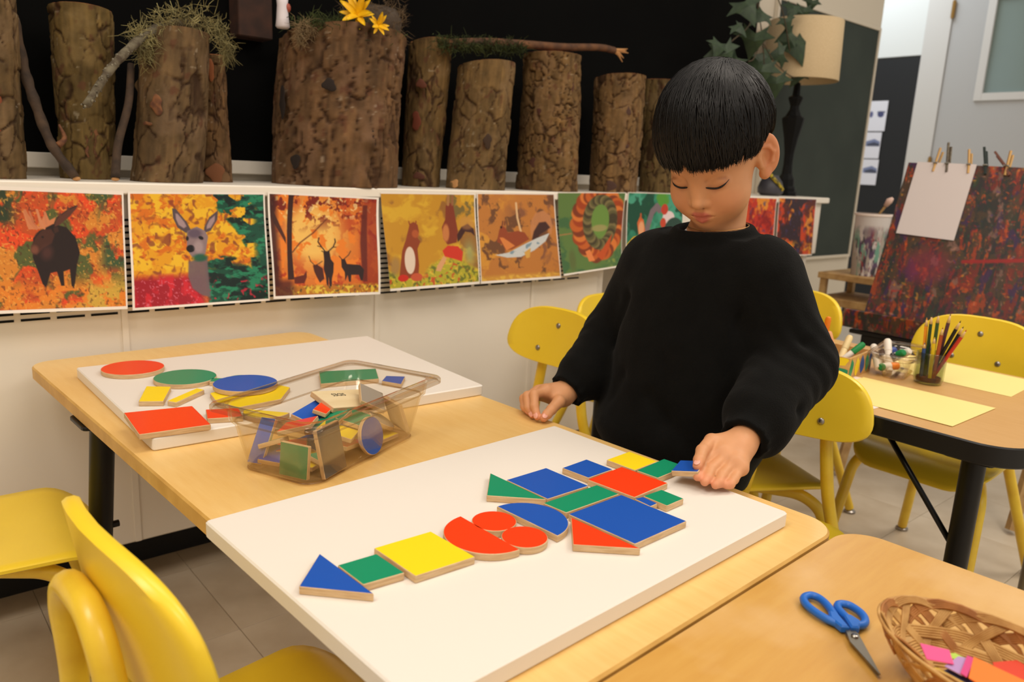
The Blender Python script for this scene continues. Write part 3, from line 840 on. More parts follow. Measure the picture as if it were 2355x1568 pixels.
I.poly([(1600, 430), (1680, 395), (1750, 430), (1775, 480), (1745, 620), (1690, 655), (1630, 640), (1590, 580)], (138, 118, 122)); I.ell(1660, 450, 60, 38, (86, 72, 92), 0, .8, 5); I.ell(1622, 573, 36, 30, (22, 18, 22)); I.ell(1714, 488, 22, 14, (26, 20, 26), .4); I.ell(1598, 490, 12, 18, (26, 20, 26)); I.ell(1690, 560, 40, 50, (172, 152, 154), 0, .7, 5)
I.ell(1700, 650, 60, 30, (24, 90, 66), 0, .9, 4)
I.border(.018, .012, .02, .025)
poster('photo print of a deer looking out beside green spruce boughs', I, (.441, .878), (.724, .880), (.721, .640), (.431, .641), .022, .012)
# 3 stags
I = Img(80, 130, 1215, 1140)
I.fill((206, 100, 26)); g = np.exp(-(((I.X - 520) / 330) ** 2 + ((I.Y - 520) / 330) ** 2)); I.mix(np.clip(g * 1.4, 0, 1), (240, 190, 96)); I.splotch((176, 52, 18), 120, 120, 4, .5, .6, 1 - np.clip(g * 1.6, 0, 1)); I.splotch((232, 128, 36), 90, 90, 6, .52, .6); I.splotch((120, 34, 16), 70, 70, 8, .56, .62, np.clip((520 - I.Y) / 200, 0, 1)); I.speck((248, 226, 160), 26, 9, .7, np.clip((420 - I.Y) / 100, 0, 1), .7)
I.mix(np.clip((I.X - 980) / 80, 0, 1) * .55, (122, 26, 14)); I.mix(np.clip((190 - I.X) / 60, 0, 1) * .85, (52, 18, 16))
I.poly([(235, 960), (255, 500), (280, 130), (330, 130), (310, 400), (295, 700), (300, 960)], (54, 24, 20)); I.poly([(100, 200), (140, 330), (240, 560), (240, 620), (130, 420), (80, 330)], (60, 26, 20), .9); I.line([(300, 700), (380, 610), (520, 510), (650, 380)], 12, (110, 52, 26)); I.poly([(1010, 600), (1040, 220), (1090, 220), (1080, 700), (1070, 1000), (1020, 1000)], (92, 26, 16), .85, 3)
low = np.clip((I.Y - 1010) / 30, 0, 1); I.mix(low, (178, 110, 26)); I.speck((226, 196, 60), 22, 3, .55, low, .9); I.speck((70, 60, 30), 20, 5, .72, low, .8); I.mix(np.clip((I.Y - 930) / 60, 0, 1) * np.clip((330 - I.X) / 80, 0, 1) * .8, (70, 24, 22))
dk = (42, 22, 20)
I.poly([(615, 690), (680, 690), (690, 770), (720, 810), (710, 900), (690, 960), (680, 1040), (660, 1040), (655, 950), (645, 1040), (630, 1020), (625, 930), (610, 870), (620, 780)], dk)
I.line([(640, 700), (600, 650), (565, 600), (575, 560)], 12, dk); I.line([(660, 700), (720, 650), (745, 600), (740, 570)], 12, dk); I.line([(600, 650), (560, 640)], 8, dk); I.line([(720, 650), (750, 650)], 8, dk); I.line([(640, 705), (600, 690)], 9, dk)
I.poly([(800, 770), (840, 770), (860, 820), (1000, 830), (1040, 880), (1020, 990), (1000, 990), (980, 930), (900, 930), (890, 1000), (870, 1000), (860, 930), (830, 990), (830, 900), (800, 850)], dk); I.line([(810, 775), (780, 740)], 8, dk); I.line([(830, 770), (880, 730), (905, 690)], 8, dk)
I.poly([(500, 830), (540, 820), (600, 860), (610, 960), (560, 1000), (530, 940), (510, 890)], (74, 30, 20)); I.line([(520, 830), (480, 790), (465, 740)], 7, dk); I.line([(540, 825), (600, 790)], 7, dk); I.poly([(300, 940), (400, 920), (430, 880), (430, 940), (400, 1000), (300, 1000)], (96, 30, 18))
I.border(.018, .02, .025, .03)
poster('photo print of antlered stags in glowing orange woods, under the thickest log', I, (.731, .882), (1.016, .872), (1.002, .637), (.725, .645), .034, .016)
# 4 two squirrels
I = Img(1255, 130, 2225, 1090)
I.fill((196, 142, 34)); I.splotch((214, 168, 44), 190, 160, 3, .5, .62); I.splotch((150, 100, 40), 150, 190, 5, .52, .64); I.splotch((118, 100, 50), 130, 150, 8, .56, .64, np.clip((I.X - 1900) / 100, 0, 1)); I.mix(np.exp(-(((I.X - 2130) / 60) ** 2 + ((I.Y - 760) / 140) ** 2)) * .8, (150, 160, 110))
low = np.clip((I.Y - 900 + 60 * np.sin(I.X / 140)) / 40, 0, 1); low = np.maximum(low, np.clip(1 - np.hypot((I.X - 1900) / 290, (I.Y - 980) / 190), 0, .2) * 5); I.mix(low, (176, 168, 44)); I.speck((96, 104, 36), 26, 6, .6, low, .9); I.speck((226, 190, 60), 22, 16, .7, low, .8); I.speck((196, 60, 30), 30, 26, .76, low, .8)
br_ = (142, 62, 30)
I.poly([(1520, 440), (1560, 420), (1600, 450), (1610, 520), (1590, 580), (1615, 620), (1580, 690), (1580, 850), (1560, 960), (1440, 980), (1360, 960), (1390, 830), (1420, 700), (1470, 590)], br_); I.ell(1490, 800, 55, 135, (226, 206, 186), .08); I.ell(1400, 970, 55, 34, (200, 40, 24)); I.ell(1540, 970, 60, 40, (196, 84, 50)); I.line([(1520, 450), (1512, 415)], 12, br_); I.line([(1580, 450), (1585, 415)], 12, br_); I.ell(1570, 540, 36, 40, (190, 96, 50), 0, .7, 3); I.ell(1330, 850, 50, 90, (150, 120, 90), .2, .6, 8)
I.poly([(1900, 260), (1940, 230), (1980, 250), (2000, 380), (2020, 520), (2000, 640), (1900, 660), (1860, 600), (1850, 480), (1890, 400)], (128, 52, 28)); I.ell(1890, 540, 36, 90, (206, 130, 70), .05, .9, 3); I.line([(1925, 250), (1930, 160)], 26, (170, 120, 70)); I.line([(1970, 250), (1975, 160)], 22, (150, 96, 60)); I.poly([(2010, 560), (2060, 480), (2130, 450), (2190, 500), (2200, 580), (2160, 540), (2100, 530), (2050, 600), (2010, 640)], (62, 28, 24)); I.ell(2120, 440, 80, 70, (196, 140, 80), .2, .5, 6)
I.poly([(1840, 720), (1900, 670), (2010, 680), (2060, 740), (2040, 840), (1960, 810), (1860, 780)], (206, 52, 30)); I.poly([(1850, 770), (1880, 800), (1800, 930), (1750, 920), (1770, 870)], (216, 160, 110))
I.border(.0, .012, .015, .03)
poster('photo print of two upright squirrels, one on a red mushroom', I, (1.021, .885), (1.315, .886), (1.322, .643), (1.036, .641), .026, .012)
# 5 squirrel in a hammock
I = Img(95, 145, 1010, 1150)
I.fill((190, 122, 54)); I.splotch((214, 150, 56), 170, 170, 3, .48, .6, np.clip((560 - I.X) / 250, 0, 1)); I.splotch((138, 88, 58), 170, 200, 6, .5, .62, np.clip((I.X - 350) / 250, 0, 1)); I.splotch((112, 72, 44), 90, 120, 9, .58, .66); low = np.clip((I.Y - 1050) / 40, 0, 1); I.mix(low, (206, 150, 60)); I.speck((226, 180, 70), 30, 4, .55, low, .9)
I.line([(535, 255), (545, 420), (590, 640)], 22, (226, 188, 140)); I.poly([(700, 470), (760, 370), (860, 340), (940, 400), (960, 520), (930, 640), (900, 560), (850, 480), (770, 520), (700, 660), (690, 560)], (196, 132, 84), .9, 3); I.poly([(700, 680), (730, 580), (800, 480), (880, 470), (930, 540), (870, 580), (800, 620), (760, 680)], (66, 38, 34), 1, 3)
I.poly([(310, 640), (330, 560), (360, 500), (400, 530), (430, 590), (540, 570), (620, 590), (670, 670), (560, 730), (460, 780), (390, 790), (360, 720), (300, 690)], (150, 70, 38)); I.line([(370, 500), (375, 460)], 14, (110, 56, 40)); I.line([(395, 500), (400, 460)], 14, (110, 56, 40)); I.poly([(330, 640), (370, 640), (500, 740), (400, 790)], (220, 132, 66)); I.ell(355, 525, 12, 14, (30, 18, 16))
I.poly([(270, 835), (420, 815), (600, 730), (760, 660), (915, 605), (860, 700), (720, 800), (560, 870), (400, 870)], (204, 208, 208)); I.speck((108, 140, 160), 40, 7, .62, I.poly([(400, 820), (600, 740), (860, 650), (720, 790), (560, 860)], 0, ret=True), .8); I.poly([(600, 820), (680, 770), (660, 880), (620, 890)], (216, 166, 80))
I.border(.015, .012, .012, .03)
poster('photo print of a squirrel lying in a tiny hammock', I, (1.321, .887), (1.610, .889), (1.641, .640), (1.332, .641), .018, .006)
# 6 wreath
I = Img(1075, 135, 1880, 1060)
I.fill((92, 122, 62)); I.splotch((64, 104, 62), 200, 160, 3, .48, .6); I.splotch((130, 148, 70), 200, 160, 5, .55, .65, np.clip((I.X - 1500) / 200, 0, 1)); I.ell(1210, 900, 40, 120, (90, 90, 50), 0, .5, 8)
for k in range(40):
    a = 2 * math.pi * k / 40; rx, ry = 250 + 20 * math.sin(k * 2.3), 360 + 25 * math.cos(k * 1.7)
    I.ell(1560 + rx * math.cos(a), 500 + ry * math.sin(a), 90, 90, [(196, 96, 34), (158, 62, 22), (216, 122, 50), (120, 50, 22)][k % 4], 0, .95, 5)
for k in range(44):
    a = 2 * math.pi * k / 44; I.ell(1580 + 160 * math.cos(a), 490 + 265 * math.sin(a), 62, 62, [(92, 86, 50), (64, 56, 34), (124, 112, 70)][k % 3], 0, .95, 4)
I.ell(1580, 470, 112, 190, (104, 140, 62)); I.ell(1570, 560, 100, 40, (176, 150, 104), 0, .9, 4); I.line([(1075, 610), (1220, 600)], 14, (160, 120, 70))
I.ell(1570, 480, 112, 200, (110, 146, 66), 0, .25, 8); I.poly([(1380, 820), (1440, 800), (1500, 940), (1420, 940)], (226, 130, 70)); I.poly([(1520, 880), (1600, 820), (1740, 640), (1700, 800), (1600, 950)], (192, 80, 30))
I.border(.0, .01, .012, .02)
poster('photo print of an orange leaf wreath on green', I, (1.625, .894), (1.924, .898), (1.905, .664), (1.644, .648), .026, -.004)
# 7 squirrel with yellow flowers
I = Img(0, 0, 320, 260)
I.fill((34, 116, 86)); I.splotch((70, 156, 128), 70, 80, 3, .45, .6); I.splotch((18, 74, 54), 60, 60, 5, .52, .6); I.splotch((84, 150, 50), 50, 70, 9, .5, .6, np.clip((I.X - 110) / 40, 0, 1))
I.poly([(70, 150), (60, 110), (75, 85), (95, 100), (110, 150), (105, 190), (70, 190)], (208, 100, 48)); I.line([(80, 95), (78, 78)], 8, (190, 90, 44)); I.ell(84, 130, 16, 26, (232, 176, 130), 0, .8, 4); I.line([(110, 190), (120, 120), (140, 70), (165, 50), (180, 62)], 26, (120, 106, 112)); I.poly([(0, 190), (40, 160), (100, 150), (130, 180), (130, 230), (0, 230)], (226, 184, 28)); I.speck((180, 130, 20), 12, 4, .6, I.poly([(0, 190), (40, 160), (100, 150), (130, 180), (130, 230), (0, 230)], 0, ret=True), .8); I.poly([(0, 222), (130, 222), (130, 262), (0, 262)], (78, 50, 36)); I.ell(235, 90, 34, 24, (226, 206, 206)); I.ell(210, 60, 20, 20, (190, 60, 40)); I.ell(205, 110, 16, 18, (196, 70, 44)); I.ell(270, 150, 60, 60, (40, 70, 60))
I.border(.012, .012, .012, .02)
poster('photo print of a squirrel over yellow flowers, beside the wreath print', I, (1.935, .899), (2.225, .898), (2.225, .665), (1.925, .668), .02, .006)
# 8, 9 red foliage
for k, (xa, xb, lb, sd) in enumerate(((2.53, 2.815, 'photo print of red and yellow foliage showing just right of the child\'s neck', 3), (2.83, 3.12, 'dark red foliage photo print at the ledge\'s right end', 40))):
    I = Img(0, 0, 300, 240)
    I.fill((190, 44, 24) if k == 0 else (92, 30, 22)); I.splotch((226, 140, 40), 60, 50, sd, .5, .6); I.splotch((206, 66, 24), 50, 60, sd + 2, .5, .58); I.splotch((50, 30, 40) if k else (140, 20, 20), 60, 70, sd + 4, .52, .6); I.splotch((226, 160, 40), 40, 30, sd + 6, .5, .6, np.clip((I.Y - 170) / 30, 0, 1)); I.speck((70, 60, 110), 12, sd + 7, .78, None, .7)
    I.border(.012, .012, .012, .02)
    poster(lb, I, (xa, .892), (xb, .889), (xb - .005, .655), (xa, .66), .012, .004)
# ================================================================== logs standing on the ledge
M_bark = mat('bark', (110, 90, 64), 0.85, spec=0.2, attr='Col', bump=(140, 0.5))
M_cut = mat('cut_wood', (168, 104, 58), 0.8, vary=((128, 72, 40), 60, 5))
M_scar = mat('fresh_wood_scar', (122, 78, 44), 0.8, vary=((82, 48, 30), 90, 5))
M_hollow = mat('dark_soil', (24, 19, 14), 0.95, bump=(90, 0.6))
LZ = .8952
def log(label, x, y, dx, h, rb, rt, seed, tint=(1, 1, 1), tilt=(.0, .0), plate=(.030, .055), knots=(), dy=0.0, rough=1.0):
    t = thing('log', label, 'log', (x, y, LZ), 0, 'cut logs standing on the ledge')
    NA, NZ = 132, max(40, int(h / .0028))
    A, Zn = np.meshgrid(np.arange(NA) / NA * 2 * math.pi, np.linspace(0, 1, NZ))
    R0 = rb + (rt - rb) * Zn
    R0 = R0 * (1 + .035 * np.sin(A * 2 + seed) + .025 * np.sin(A * 3 + seed * 2.1 + Zn * 2) + .02 * np.sin(Zn * 5 + seed + A))
    rm = (rb + rt) / 2; per = 2 * math.pi * rm
    S, Zm = A * rm, Zn * h
    rg = np.random.default_rng(seed)
    wob = .016 * (fbm(S / .022, Zm / .03, seed=seed) - .5) * 2
    Sx, Zx = S + wob, Zm + .03 * (fbm(S / .04 + 9, Zm / .04, seed=seed + 3) - .5)
    n = max(18, int(per * h / (plate[0] * plate[1])))
    ps = rg.random((n, 2)) * [per, h]
    F1 = np.full(S.shape, 9.0); F2 = F1.copy(); ID = np.zeros(S.shape, int)
    for i, (a, b) in enumerate(ps):
        d = np.abs(Sx - a); d = np.minimum(d, per - d)
        q = np.sqrt((d / plate[0]) ** 2 + ((Zx - b) / plate[1]) ** 2)
        m = q < F1
        F2 = np.where(m, F1, np.minimum(F2, q)); ID = np.where(m, i, ID); F1 = np.where(m, q, F1)
    crack = np.clip(1 - (F2 - F1) / .12, 0, 1) * np.clip((fbm(S / .03, Zm / .07, seed=seed + 40, oct=4) - .36) / .14, 0, 1)
    fine = fbm(S / .012, Zm / .02, seed=seed + 7)
    disp = (-.0055 * crack + .004 * (rg.random(n)[ID] - .5) + .003 * (fine - .5)) * rough
    for ka, kz, kr, kd in knots:
        d = np.abs((A - ka + math.pi) % (2 * math.pi) - math.pi) * rm
        disp += kd * np.exp(-((d / kr) ** 2 + ((Zm - kz) / kr) ** 2))
    R = R0 + disp
    X = R * np.cos(A) + dx * Zn; Y = R * np.sin(A) + dy * Zn
    Z = Zm + Zn * (tilt[0] * np.cos(A) * rt + tilt[1] * np.sin(A) * rt)
    vs = np.stack([X, Y, Z], -1).reshape(-1, 3)
    idx = np.arange(NA * NZ).reshape(NZ, NA); nx = np.roll(idx, -1, 1)
    fs = np.stack([idx[:-1], nx[:-1], nx[1:], idx[1:]], -1).reshape(-1, 4)
    me = bpy.data.meshes.new('bark')
    me.from_pydata(vs.tolist(), [], fs.tolist() + [tuple(int(q) for q in idx[0][::-1])])
    me.polygons.foreach_set('use_smooth', [True] * len(me.polygons)); me.materials.append(M_bark)
    base = np.array([100, 86, 66]) / 255.
    pv = rg.random((n, 1))[ID.ravel()].reshape(NZ, NA)
    tone = .90 + .14 * pv + .40 * (fbm(S / .012, Zm / .03, seed=seed + 11) - .5) + .30 * (fbm(S / .05, Zm / .1, seed=seed + 12) - .5) + .35 * (fbm(S / .005, Zm / .06, seed=seed + 13, oct=3) - .5)
    col = base * tone[..., None] * np.array(tint)
    g = np.clip((fbm(S / .05, Zm / .06, seed=seed + 15) - .52) / .1, 0, 1)[..., None]
    col = col * (1 - .5 * g) + np.array([118, 104, 92]) / 255. * .5 * g * np.array(tint)
    rd = np.clip((fbm(S / .018, Zm / .03, seed=seed + 19, oct=3) - .71) / .05, 0, 1)[..., None] * .6
    col = col * (1 - rd) + np.array([86, 52, 36]) / 255. * rd
    lt = np.clip((vnoise(S / .006, Zm / .006, seed=seed + 23) - .86) / .08, 0, 1)[..., None] * .45 * np.clip((fbm(S / .06, Zm / .06, seed=seed + 24) - .5) / .1, 0, 1)[..., None]
    col = col * (1 - lt) + np.array([176, 166, 148]) / 255. * lt
    ck = (crack ** .8)[..., None] * .72
    col = col * (1 - ck) + np.array([44, 27, 17]) / 255. * ck
    set_colors(me, col.reshape(-1, 3)); me.update()
    link('bark', me, t)
    top = vs[idx[-1]]; c = top.mean(0)
    mb = MB(); rings = [1.0, .96, .6, .2]
    for k, s_ in enumerate(rings):
        for q in top:
            p = c + (q - c) * s_; mb.v.append((p[0], p[1], p[2] + (.0 if k == 0 else .001)))
    for k in range(3):
        for i in range(NA):
            j = (i + 1) % NA; mb.f.append((k * NA + i, k * NA + j, (k + 1) * NA + j, (k + 1) * NA + i)); mb.m.append(0)
    mb.f.append(tuple(3 * NA + i for i in range(NA))); mb.m.append(0)
    mb.build('cut_face', M_cut, t, True, 40)
    return t
def scar(t, a, z, r, ra, rz_, depth=.0018, m=None, name='knot'):
    """Oval cut on the bark at angle a, height z."""
    mb = MB().ball((0, 0, 0), (depth, ra, rz_), 14)
    depth_ = min(depth, .0022)
    mb = MB().ball((0, 0, 0), (depth_, ra, rz_), 18)
    mb.v = [(x, y * (1 + .25 * math.sin(3.1 * math.atan2(z_, y) + a * 7)), z_ * (1 + .18 * math.cos(2.3 * math.atan2(z_, y) + a * 5))) for x, y, z_ in mb.v]
    o = mb.build(name, m or M_scar, t, True)
    o.location = (r * math.cos(a), r * math.sin(a), z); o.rotation_euler = (0, 0, a)
    return o
CA = math.radians(-131)   # bearing from the ledge towards the room
l1 = log('log at the far left edge of the ledge, cut off by the frame', .225, 1.80, .012, .42, .064, .060, 11, (1.0, .92, .76))
scar(l1, CA + .9, .12, .063, .012, .045, .004, mat('red_inner_bark', (120, 62, 34), .8))
l2 = log('tall olive log behind the leaning branch, second from the left', .409, 1.87, .006, .335, .052, .061, 12, (1.02, .96, .70), (0, -.10), (.028, .05))
scar(l2, CA + .75, .075, .052, .016, .034, .006)
l3 = log('log carrying a lichen clump, with an orange knot scar', .546, 1.80, .035, .302, .072, .067, 13, (.98, .90, .78), (.0, -.18), (.032, .075), [(CA - 1.3, .20, .012, .010)])
scar(l3, CA + .25, .155, .068, .011, .019, .004); scar(l3, CA - .05, .118, .069, .010, .004, .008)
l4 = log('thin short log tucked behind the lichen log', .675, 1.865, .008, .28, .036, .022, 14, (1.0, .86, .70), (0, 0), (.02, .05))
scar(l4, CA + .3, .245, .024, .007, .022, .004, mat('orange_bark_patch', (140, 80, 42), .8)); scar(l4, CA + .4, .02, .036, .02, .02, .003, mat('orange_bark_foot', (116, 70, 38), .8))
l5 = log('thickest log, with moss and yellow flowers on top', .968, 1.833, .022, .352, .150, .147, 15, (1.0, .86, .74), (.0, -.16), (.034, .085), [(CA + .1, .235, .02, -.012), (CA - .45, .06, .018, -.010), (CA + .75, .10, .02, .010)], rough=1.5)
for a_, z_, ra, rz_ in ((CA + .14, .23, .016, .014), (CA - .45, .055, .014, .018), (CA + .85, .11, .012, .03), (CA - .75, .19, .012, .035)):
    scar(l5, a_, z_, .147, ra, rz_, .003, mat('dark_knot_hole', (34, 24, 18), .9))
l6 = log('slim log right behind the thickest one, with a red scar', 1.262, 1.885, .022, .385, .052, .058, 16, (1.02, .92, .70), (0, -.2), (.03, .10), [(CA - .1, .27, .015, .008)])
scar(l6, CA - .15, .175, .055, .012, .030, .003, mat('dark_red_scar', (104, 46, 24), .8)); scar(l6, CA + .05, .272, .062, .014, .012, .004, mat('brown_knot', (92, 46, 26), .8)); scar(l6, CA, .03, .054, .016, .01, .004, mat('brown_knot_low', (84, 44, 28), .8))
l7 = log('short scaly log below the mossy branch', 1.387, 1.795, .025, .335, .083, .079, 17, (1.04, .95, .76), (0, -.14), (.038, .06), [(CA - .75, .012, .014, .012)])
scar(l7, CA - .62, .014, .090, .014, .011, .004, mat('pale_knot', (190, 140, 88), .8)); scar(l7, CA + .42, .13, .082, .012, .018, .003, mat('dark_knot', (56, 38, 24), .85))
l8 = log('tall flaky log under the broken twig', 1.678, 1.805, -.010, .395, .096, .088, 18, (1.1, .98, .78), (0, 0), (.022, .036), rough=1.4)
for a_, z_, ra, rz_ in ((CA - .6, .08, .012, .016), (CA - .1, .105, .010, .012), (CA + .3, .105, .012, .016), (CA - .4, .23, .012, .014), (CA + .6, .30, .007, .018)):
    scar(l8, a_, z_, .0925, ra, rz_, .003, mat('purple_brown_scar', (78, 44, 32), .85))
l9 = log('pale flaky log left of the child\'s hair', 1.975, 1.805, -.004, .362, .080, .086, 19, (1.1, .98, .80), (.0, -.1), (.026, .04), rough=1.4)
for a_, z_, ra, rz_ in ((CA + .1, .26, .022, .02), (CA + .2, .15, .02, .008), (CA - .2, .02, .016, .02)):
    scar(l9, a_, z_, .084, ra, rz_, .003, mat('mauve_scar', (74, 50, 40), .85))
l10 = log('log half hidden behind the child\'s hair', 2.275, 1.87, -.02, .386, .062, .058, 20, (.92, .86, .66), (0, 0), (.03, .06))

# ------------------------------------------------------------------ branches, moss, lichen
M_twig = mat('brown_twig', (74, 56, 40), 0.85, vary=((48, 36, 26), 40, 5), bump=(120, 0.6))
M_twig_tip = mat('broken_twig_end', (176, 128, 78), 0.8)
M_lichen = mat('grey_green_lichen', (150, 140, 92), 0.9, vary=((104, 96, 60), 30, 4))
M_moss = mat('dark_moss', (34, 42, 16), 0.95, vary=((62, 70, 26), 40, 4))
M_straw = mat('nest_straw', (118, 96, 66), 0.9, vary=((78, 62, 44), 50, 4))
def wiggle(p, q, n=14, amp=.006, seed=1):
    rg = np.random.default_rng(seed); a, b = np.array(p, float), np.array(q, float)
    t = np.linspace(0, 1, n)[:, None]
    return (a + (b - a) * t + rg.normal(0, amp, (n, 3)) * np.sin(math.pi * t) * .7)
def spline(pts, n=28):
    P = [Vector(p) for p in pts]; P = [P[0] * 2 - P[1]] + P + [P[-1] * 2 - P[-2]]; out = []
    m = len(P) - 3
    for i in range(n):
        u = i / (n - 1) * m; k = min(int(u), m - 1); t = u - k
        a, b, c, d = P[k], P[k + 1], P[k + 2], P[k + 3]
        out.append(tuple(.5 * ((2 * b) + (c - a) * t + (2 * a - 5 * b + 4 * c - d) * t * t + (-a + 3 * b - 3 * c + d) * t ** 3)))
    return out
b1 = thing('branch', 'curved dark branch leaning between the two leftmost logs', 'branch')
pth = spline([(.285, 1.80, 1.19), (.294, 1.79, 1.10), (.303, 1.765, 1.04), (.32, 1.74, .964), (.352, 1.712, .902)], 26)
MB().tube(pth, np.linspace(.010, .0085, 26) * (1 + .12 * np.sin(np.arange(26) * 1.7)), 10).build('stem', M_twig, b1, True)
MB().ball((.353, 1.711, .900), (.008, .004, .0045), 8).build('cut_end', M_twig_tip, b1, True)
MB().tube(spline([(.33, 1.735, .96), (.345, 1.745, .975), (.338, 1.75, 1.0)], 8), np.linspace(.007, .002, 8), 8).build('split_stub', M_scar, b1, True)
b2 = thing('branch', 'thin dark stick leaning between the olive log and lichen log', 'branch')
MB().tube(spline([(.488, 1.80, 1.13), (.470, 1.77, 1.05), (.440, 1.745, .97), (.425, 1.722, .903)], 22), np.linspace(.007, .0085, 22), 10).build('stem', M_twig, b2, True)
MB().ball((.4245, 1.7205, .9005), (.008, .004, .004), 8).build('cut_end', M_twig_tip, b2, True)

def tuft(name, label, cat, centres, n, length, rad, m, seed, parent=None, droop=.3, spread=1.0):
    rg = np.random.default_rng(seed); mb = MB()
    for i in range(n):
        c, r = centres[rg.integers(len(centres))]
        p = np.array(c) + rg.normal(0, 1, 3) * np.array(r) * .6
        d = rg.normal(0, 1, 3); d[2] -= droop; d /= np.linalg.norm(d)
        L = length * rg.uniform(.4, 1.2); d2 = d + rg.normal(0, .6, 3)
        mid = p + d * L * .5; end = mid + d2 / np.linalg.norm(d2) * L * .5 * spread
        mb.tube([p, mid, end], [rad, rad * .8, rad * .3], 3, False)
    o = mb.build(name, m, parent)
    if parent is None:
        tag(o, label, cat); 
    o['kind'] = 'stuff'
    return o
lb = thing('lichen_branch', 'lichen-crusted branch jutting out to the left over the logs', 'branch')
pth = spline([(.62, 1.80, 1.225), (.56, 1.78, 1.215), (.50, 1.75, 1.181), (.426, 1.69, 1.114), (.367, 1.66, 1.035)], 30)
MB().tube(pth, np.linspace(.010, .006, 30) * (1 + .25 * np.sin(np.arange(30) * 2.1) ** 2), 9).build('stem', mat('lichen_bark', (66, 54, 40), .9, vary=((112, 104, 84), 60, 6), bump=(150, .8)), lb, True)
rg_ = np.random.default_rng(5); mb = MB()
for q in pth[8:]:
    for k in range(6):
        d = rg_.normal(0, 1, 3); d /= np.linalg.norm(d)
        mb.ball(tuple(np.array(q) + d * .0075), tuple(rg_.uniform(.0015, .004, 3)), 5)
mb.build('lichen_crust', mat('pale_lichen_flake', (150, 144, 124), .95, vary=((60, 52, 40), 160, 3)), lb)['kind'] = 'stuff'
tuft('lichen_tuft', '', '', [((.50, 1.75, 1.185), (.02, .015, .012)), ((.54, 1.765, 1.215), (.025, .02, .015)), ((.58, 1.77, 1.23), (.03, .02, .02)), ((.62, 1.77, 1.235), (.03, .02, .02)), ((.66, 1.77, 1.215), (.02, .02, .02)), ((.675, 1.765, 1.18), (.008, .01, .02)), ((.50, 1.745, 1.15), (.012, .01, .02))], 900, .034, .0007, M_lichen, 3, lb, .5)
ms = thing('moss_bed', 'dark moss cushion on top of the thickest log', 'moss', (0, 0, .014))
mb = MB()
mb.prism(disc(.990, 1.833, .128), 1.225, 1.240, .004).build('soil', M_hollow, ms)
tuft('moss', '', '', [((.93, 1.75, 1.240), (.06, .03, .010)), ((1.0, 1.74, 1.238), (.06, .03, .012)), ((.90, 1.80, 1.25), (.04, .05, .012)), ((1.03, 1.80, 1.245), (.05, .04, .012)), ((.97, 1.77, 1.255), (.04, .03, .012))], 2200, .026, .0010, M_moss, 9, ms, -.5)
ns = thing('bird_nest', 'shaggy brown bird nest on the thickest log, behind the flowers', 'nest', (1.085, 1.85, 1.25))
MB().lathe([(.01, 0), (.045, .0), (.068, .03), (.072, .06), (.058, .085), (.046, .075), (.036, .045), (.02, .032), (.004, .03)], 28).build('cup', mat('nest_core', (74, 62, 50), .95, bump=(90, 1.0)), ns, True)
ring = [((.062 * math.cos(a), .062 * math.sin(a), z), (.012, .012, .018)) for a in np.linspace(0, 6.28, 18) for z in (.02, .05, .078)]
tuft('straw', '', '', ring, 900, .045, .0006, M_straw, 4, ns, .1)
# yellow flower stalk heads
M_petal = mat('yellow_petal', (246, 204, 20), 0.5, vary=((232, 176, 10), 60, 3))
def petal(L, W):
    mb = MB(); n = 7; vs = []
    for i in range(n):
        t = i / (n - 1); w = W * math.sin(math.pi * min(1, t * .9 + .08)) ** .7; z = .35 * L * t * (1 - t) * 1.2
        for s_ in (-1, 0, 1): vs.append((L * t, s_ * w / 2, z + (.0012 if s_ == 0 else 0)))
    vs2 = [(x, y, z - .0006) for x, y, z in vs]
    fs = [(3 * i + k, 3 * i + 3 + k, 3 * i + 4 + k, 3 * i + 1 + k) for i in range(n - 1) for k in (0, 1)]
    m_ = len(vs)
    ed = [3 * i for i in range(n)] + [3 * (n - 1) + 1] + [3 * i + 2 for i in reversed(range(n))] + [1]
    mb.add(vs + vs2, fs + [tuple(q + m_ for q in f[::-1]) for f in fs] + [(ed[i], ed[(i + 1) % len(ed)], ed[(i + 1) % len(ed)] + m_, ed[i] + m_) for i in range(len(ed))])
    return mb
pet_me = petal(.040, .0115).mesh('petal', M_petal, True)
def flower(label, loc, aim, size, n):
    t = thing('yellow_flower', label, 'flower', loc, 0, 'yellow flowers on the thickest log')
    Q = Vector(aim).to_track_quat('Z', 'Y').to_matrix().to_4x4()
    for k in range(n):
        p = link('petal', pet_me, t)
        p.matrix_local = Q @ Matrix.Rotation(2 * math.pi * k / n + .2 * (k % 2), 4, 'Z') @ Matrix.Rotation(-.35 - .25 * (k % 3), 4, 'Y') @ Matrix.Scale(size * (.85 + .15 * ((k * 7) % 3)), 4)
    d = MB().ball((0, 0, .002), (.006 * size, .006 * size, .004 * size), 10).build('disc', mat('flower_disc', (214, 158, 20), .8), t, True); d.matrix_local = Q
    MB().tube([(0, 0, 0), (.002, .01, -.02), (.004, .022, -.045)], .0015, 6).build('stalk', mat('flower_stalk', (70, 84, 34), .7), t, True)
flower('larger star-shaped yellow flower on the thickest log', (.968, 1.725, 1.287), (-.5, -.75, .30), 1.25, 12)
flower('smaller drooping yellow flower below the larger one', (1.002, 1.690, 1.268), (-.2, -.8, .1), .80, 9)
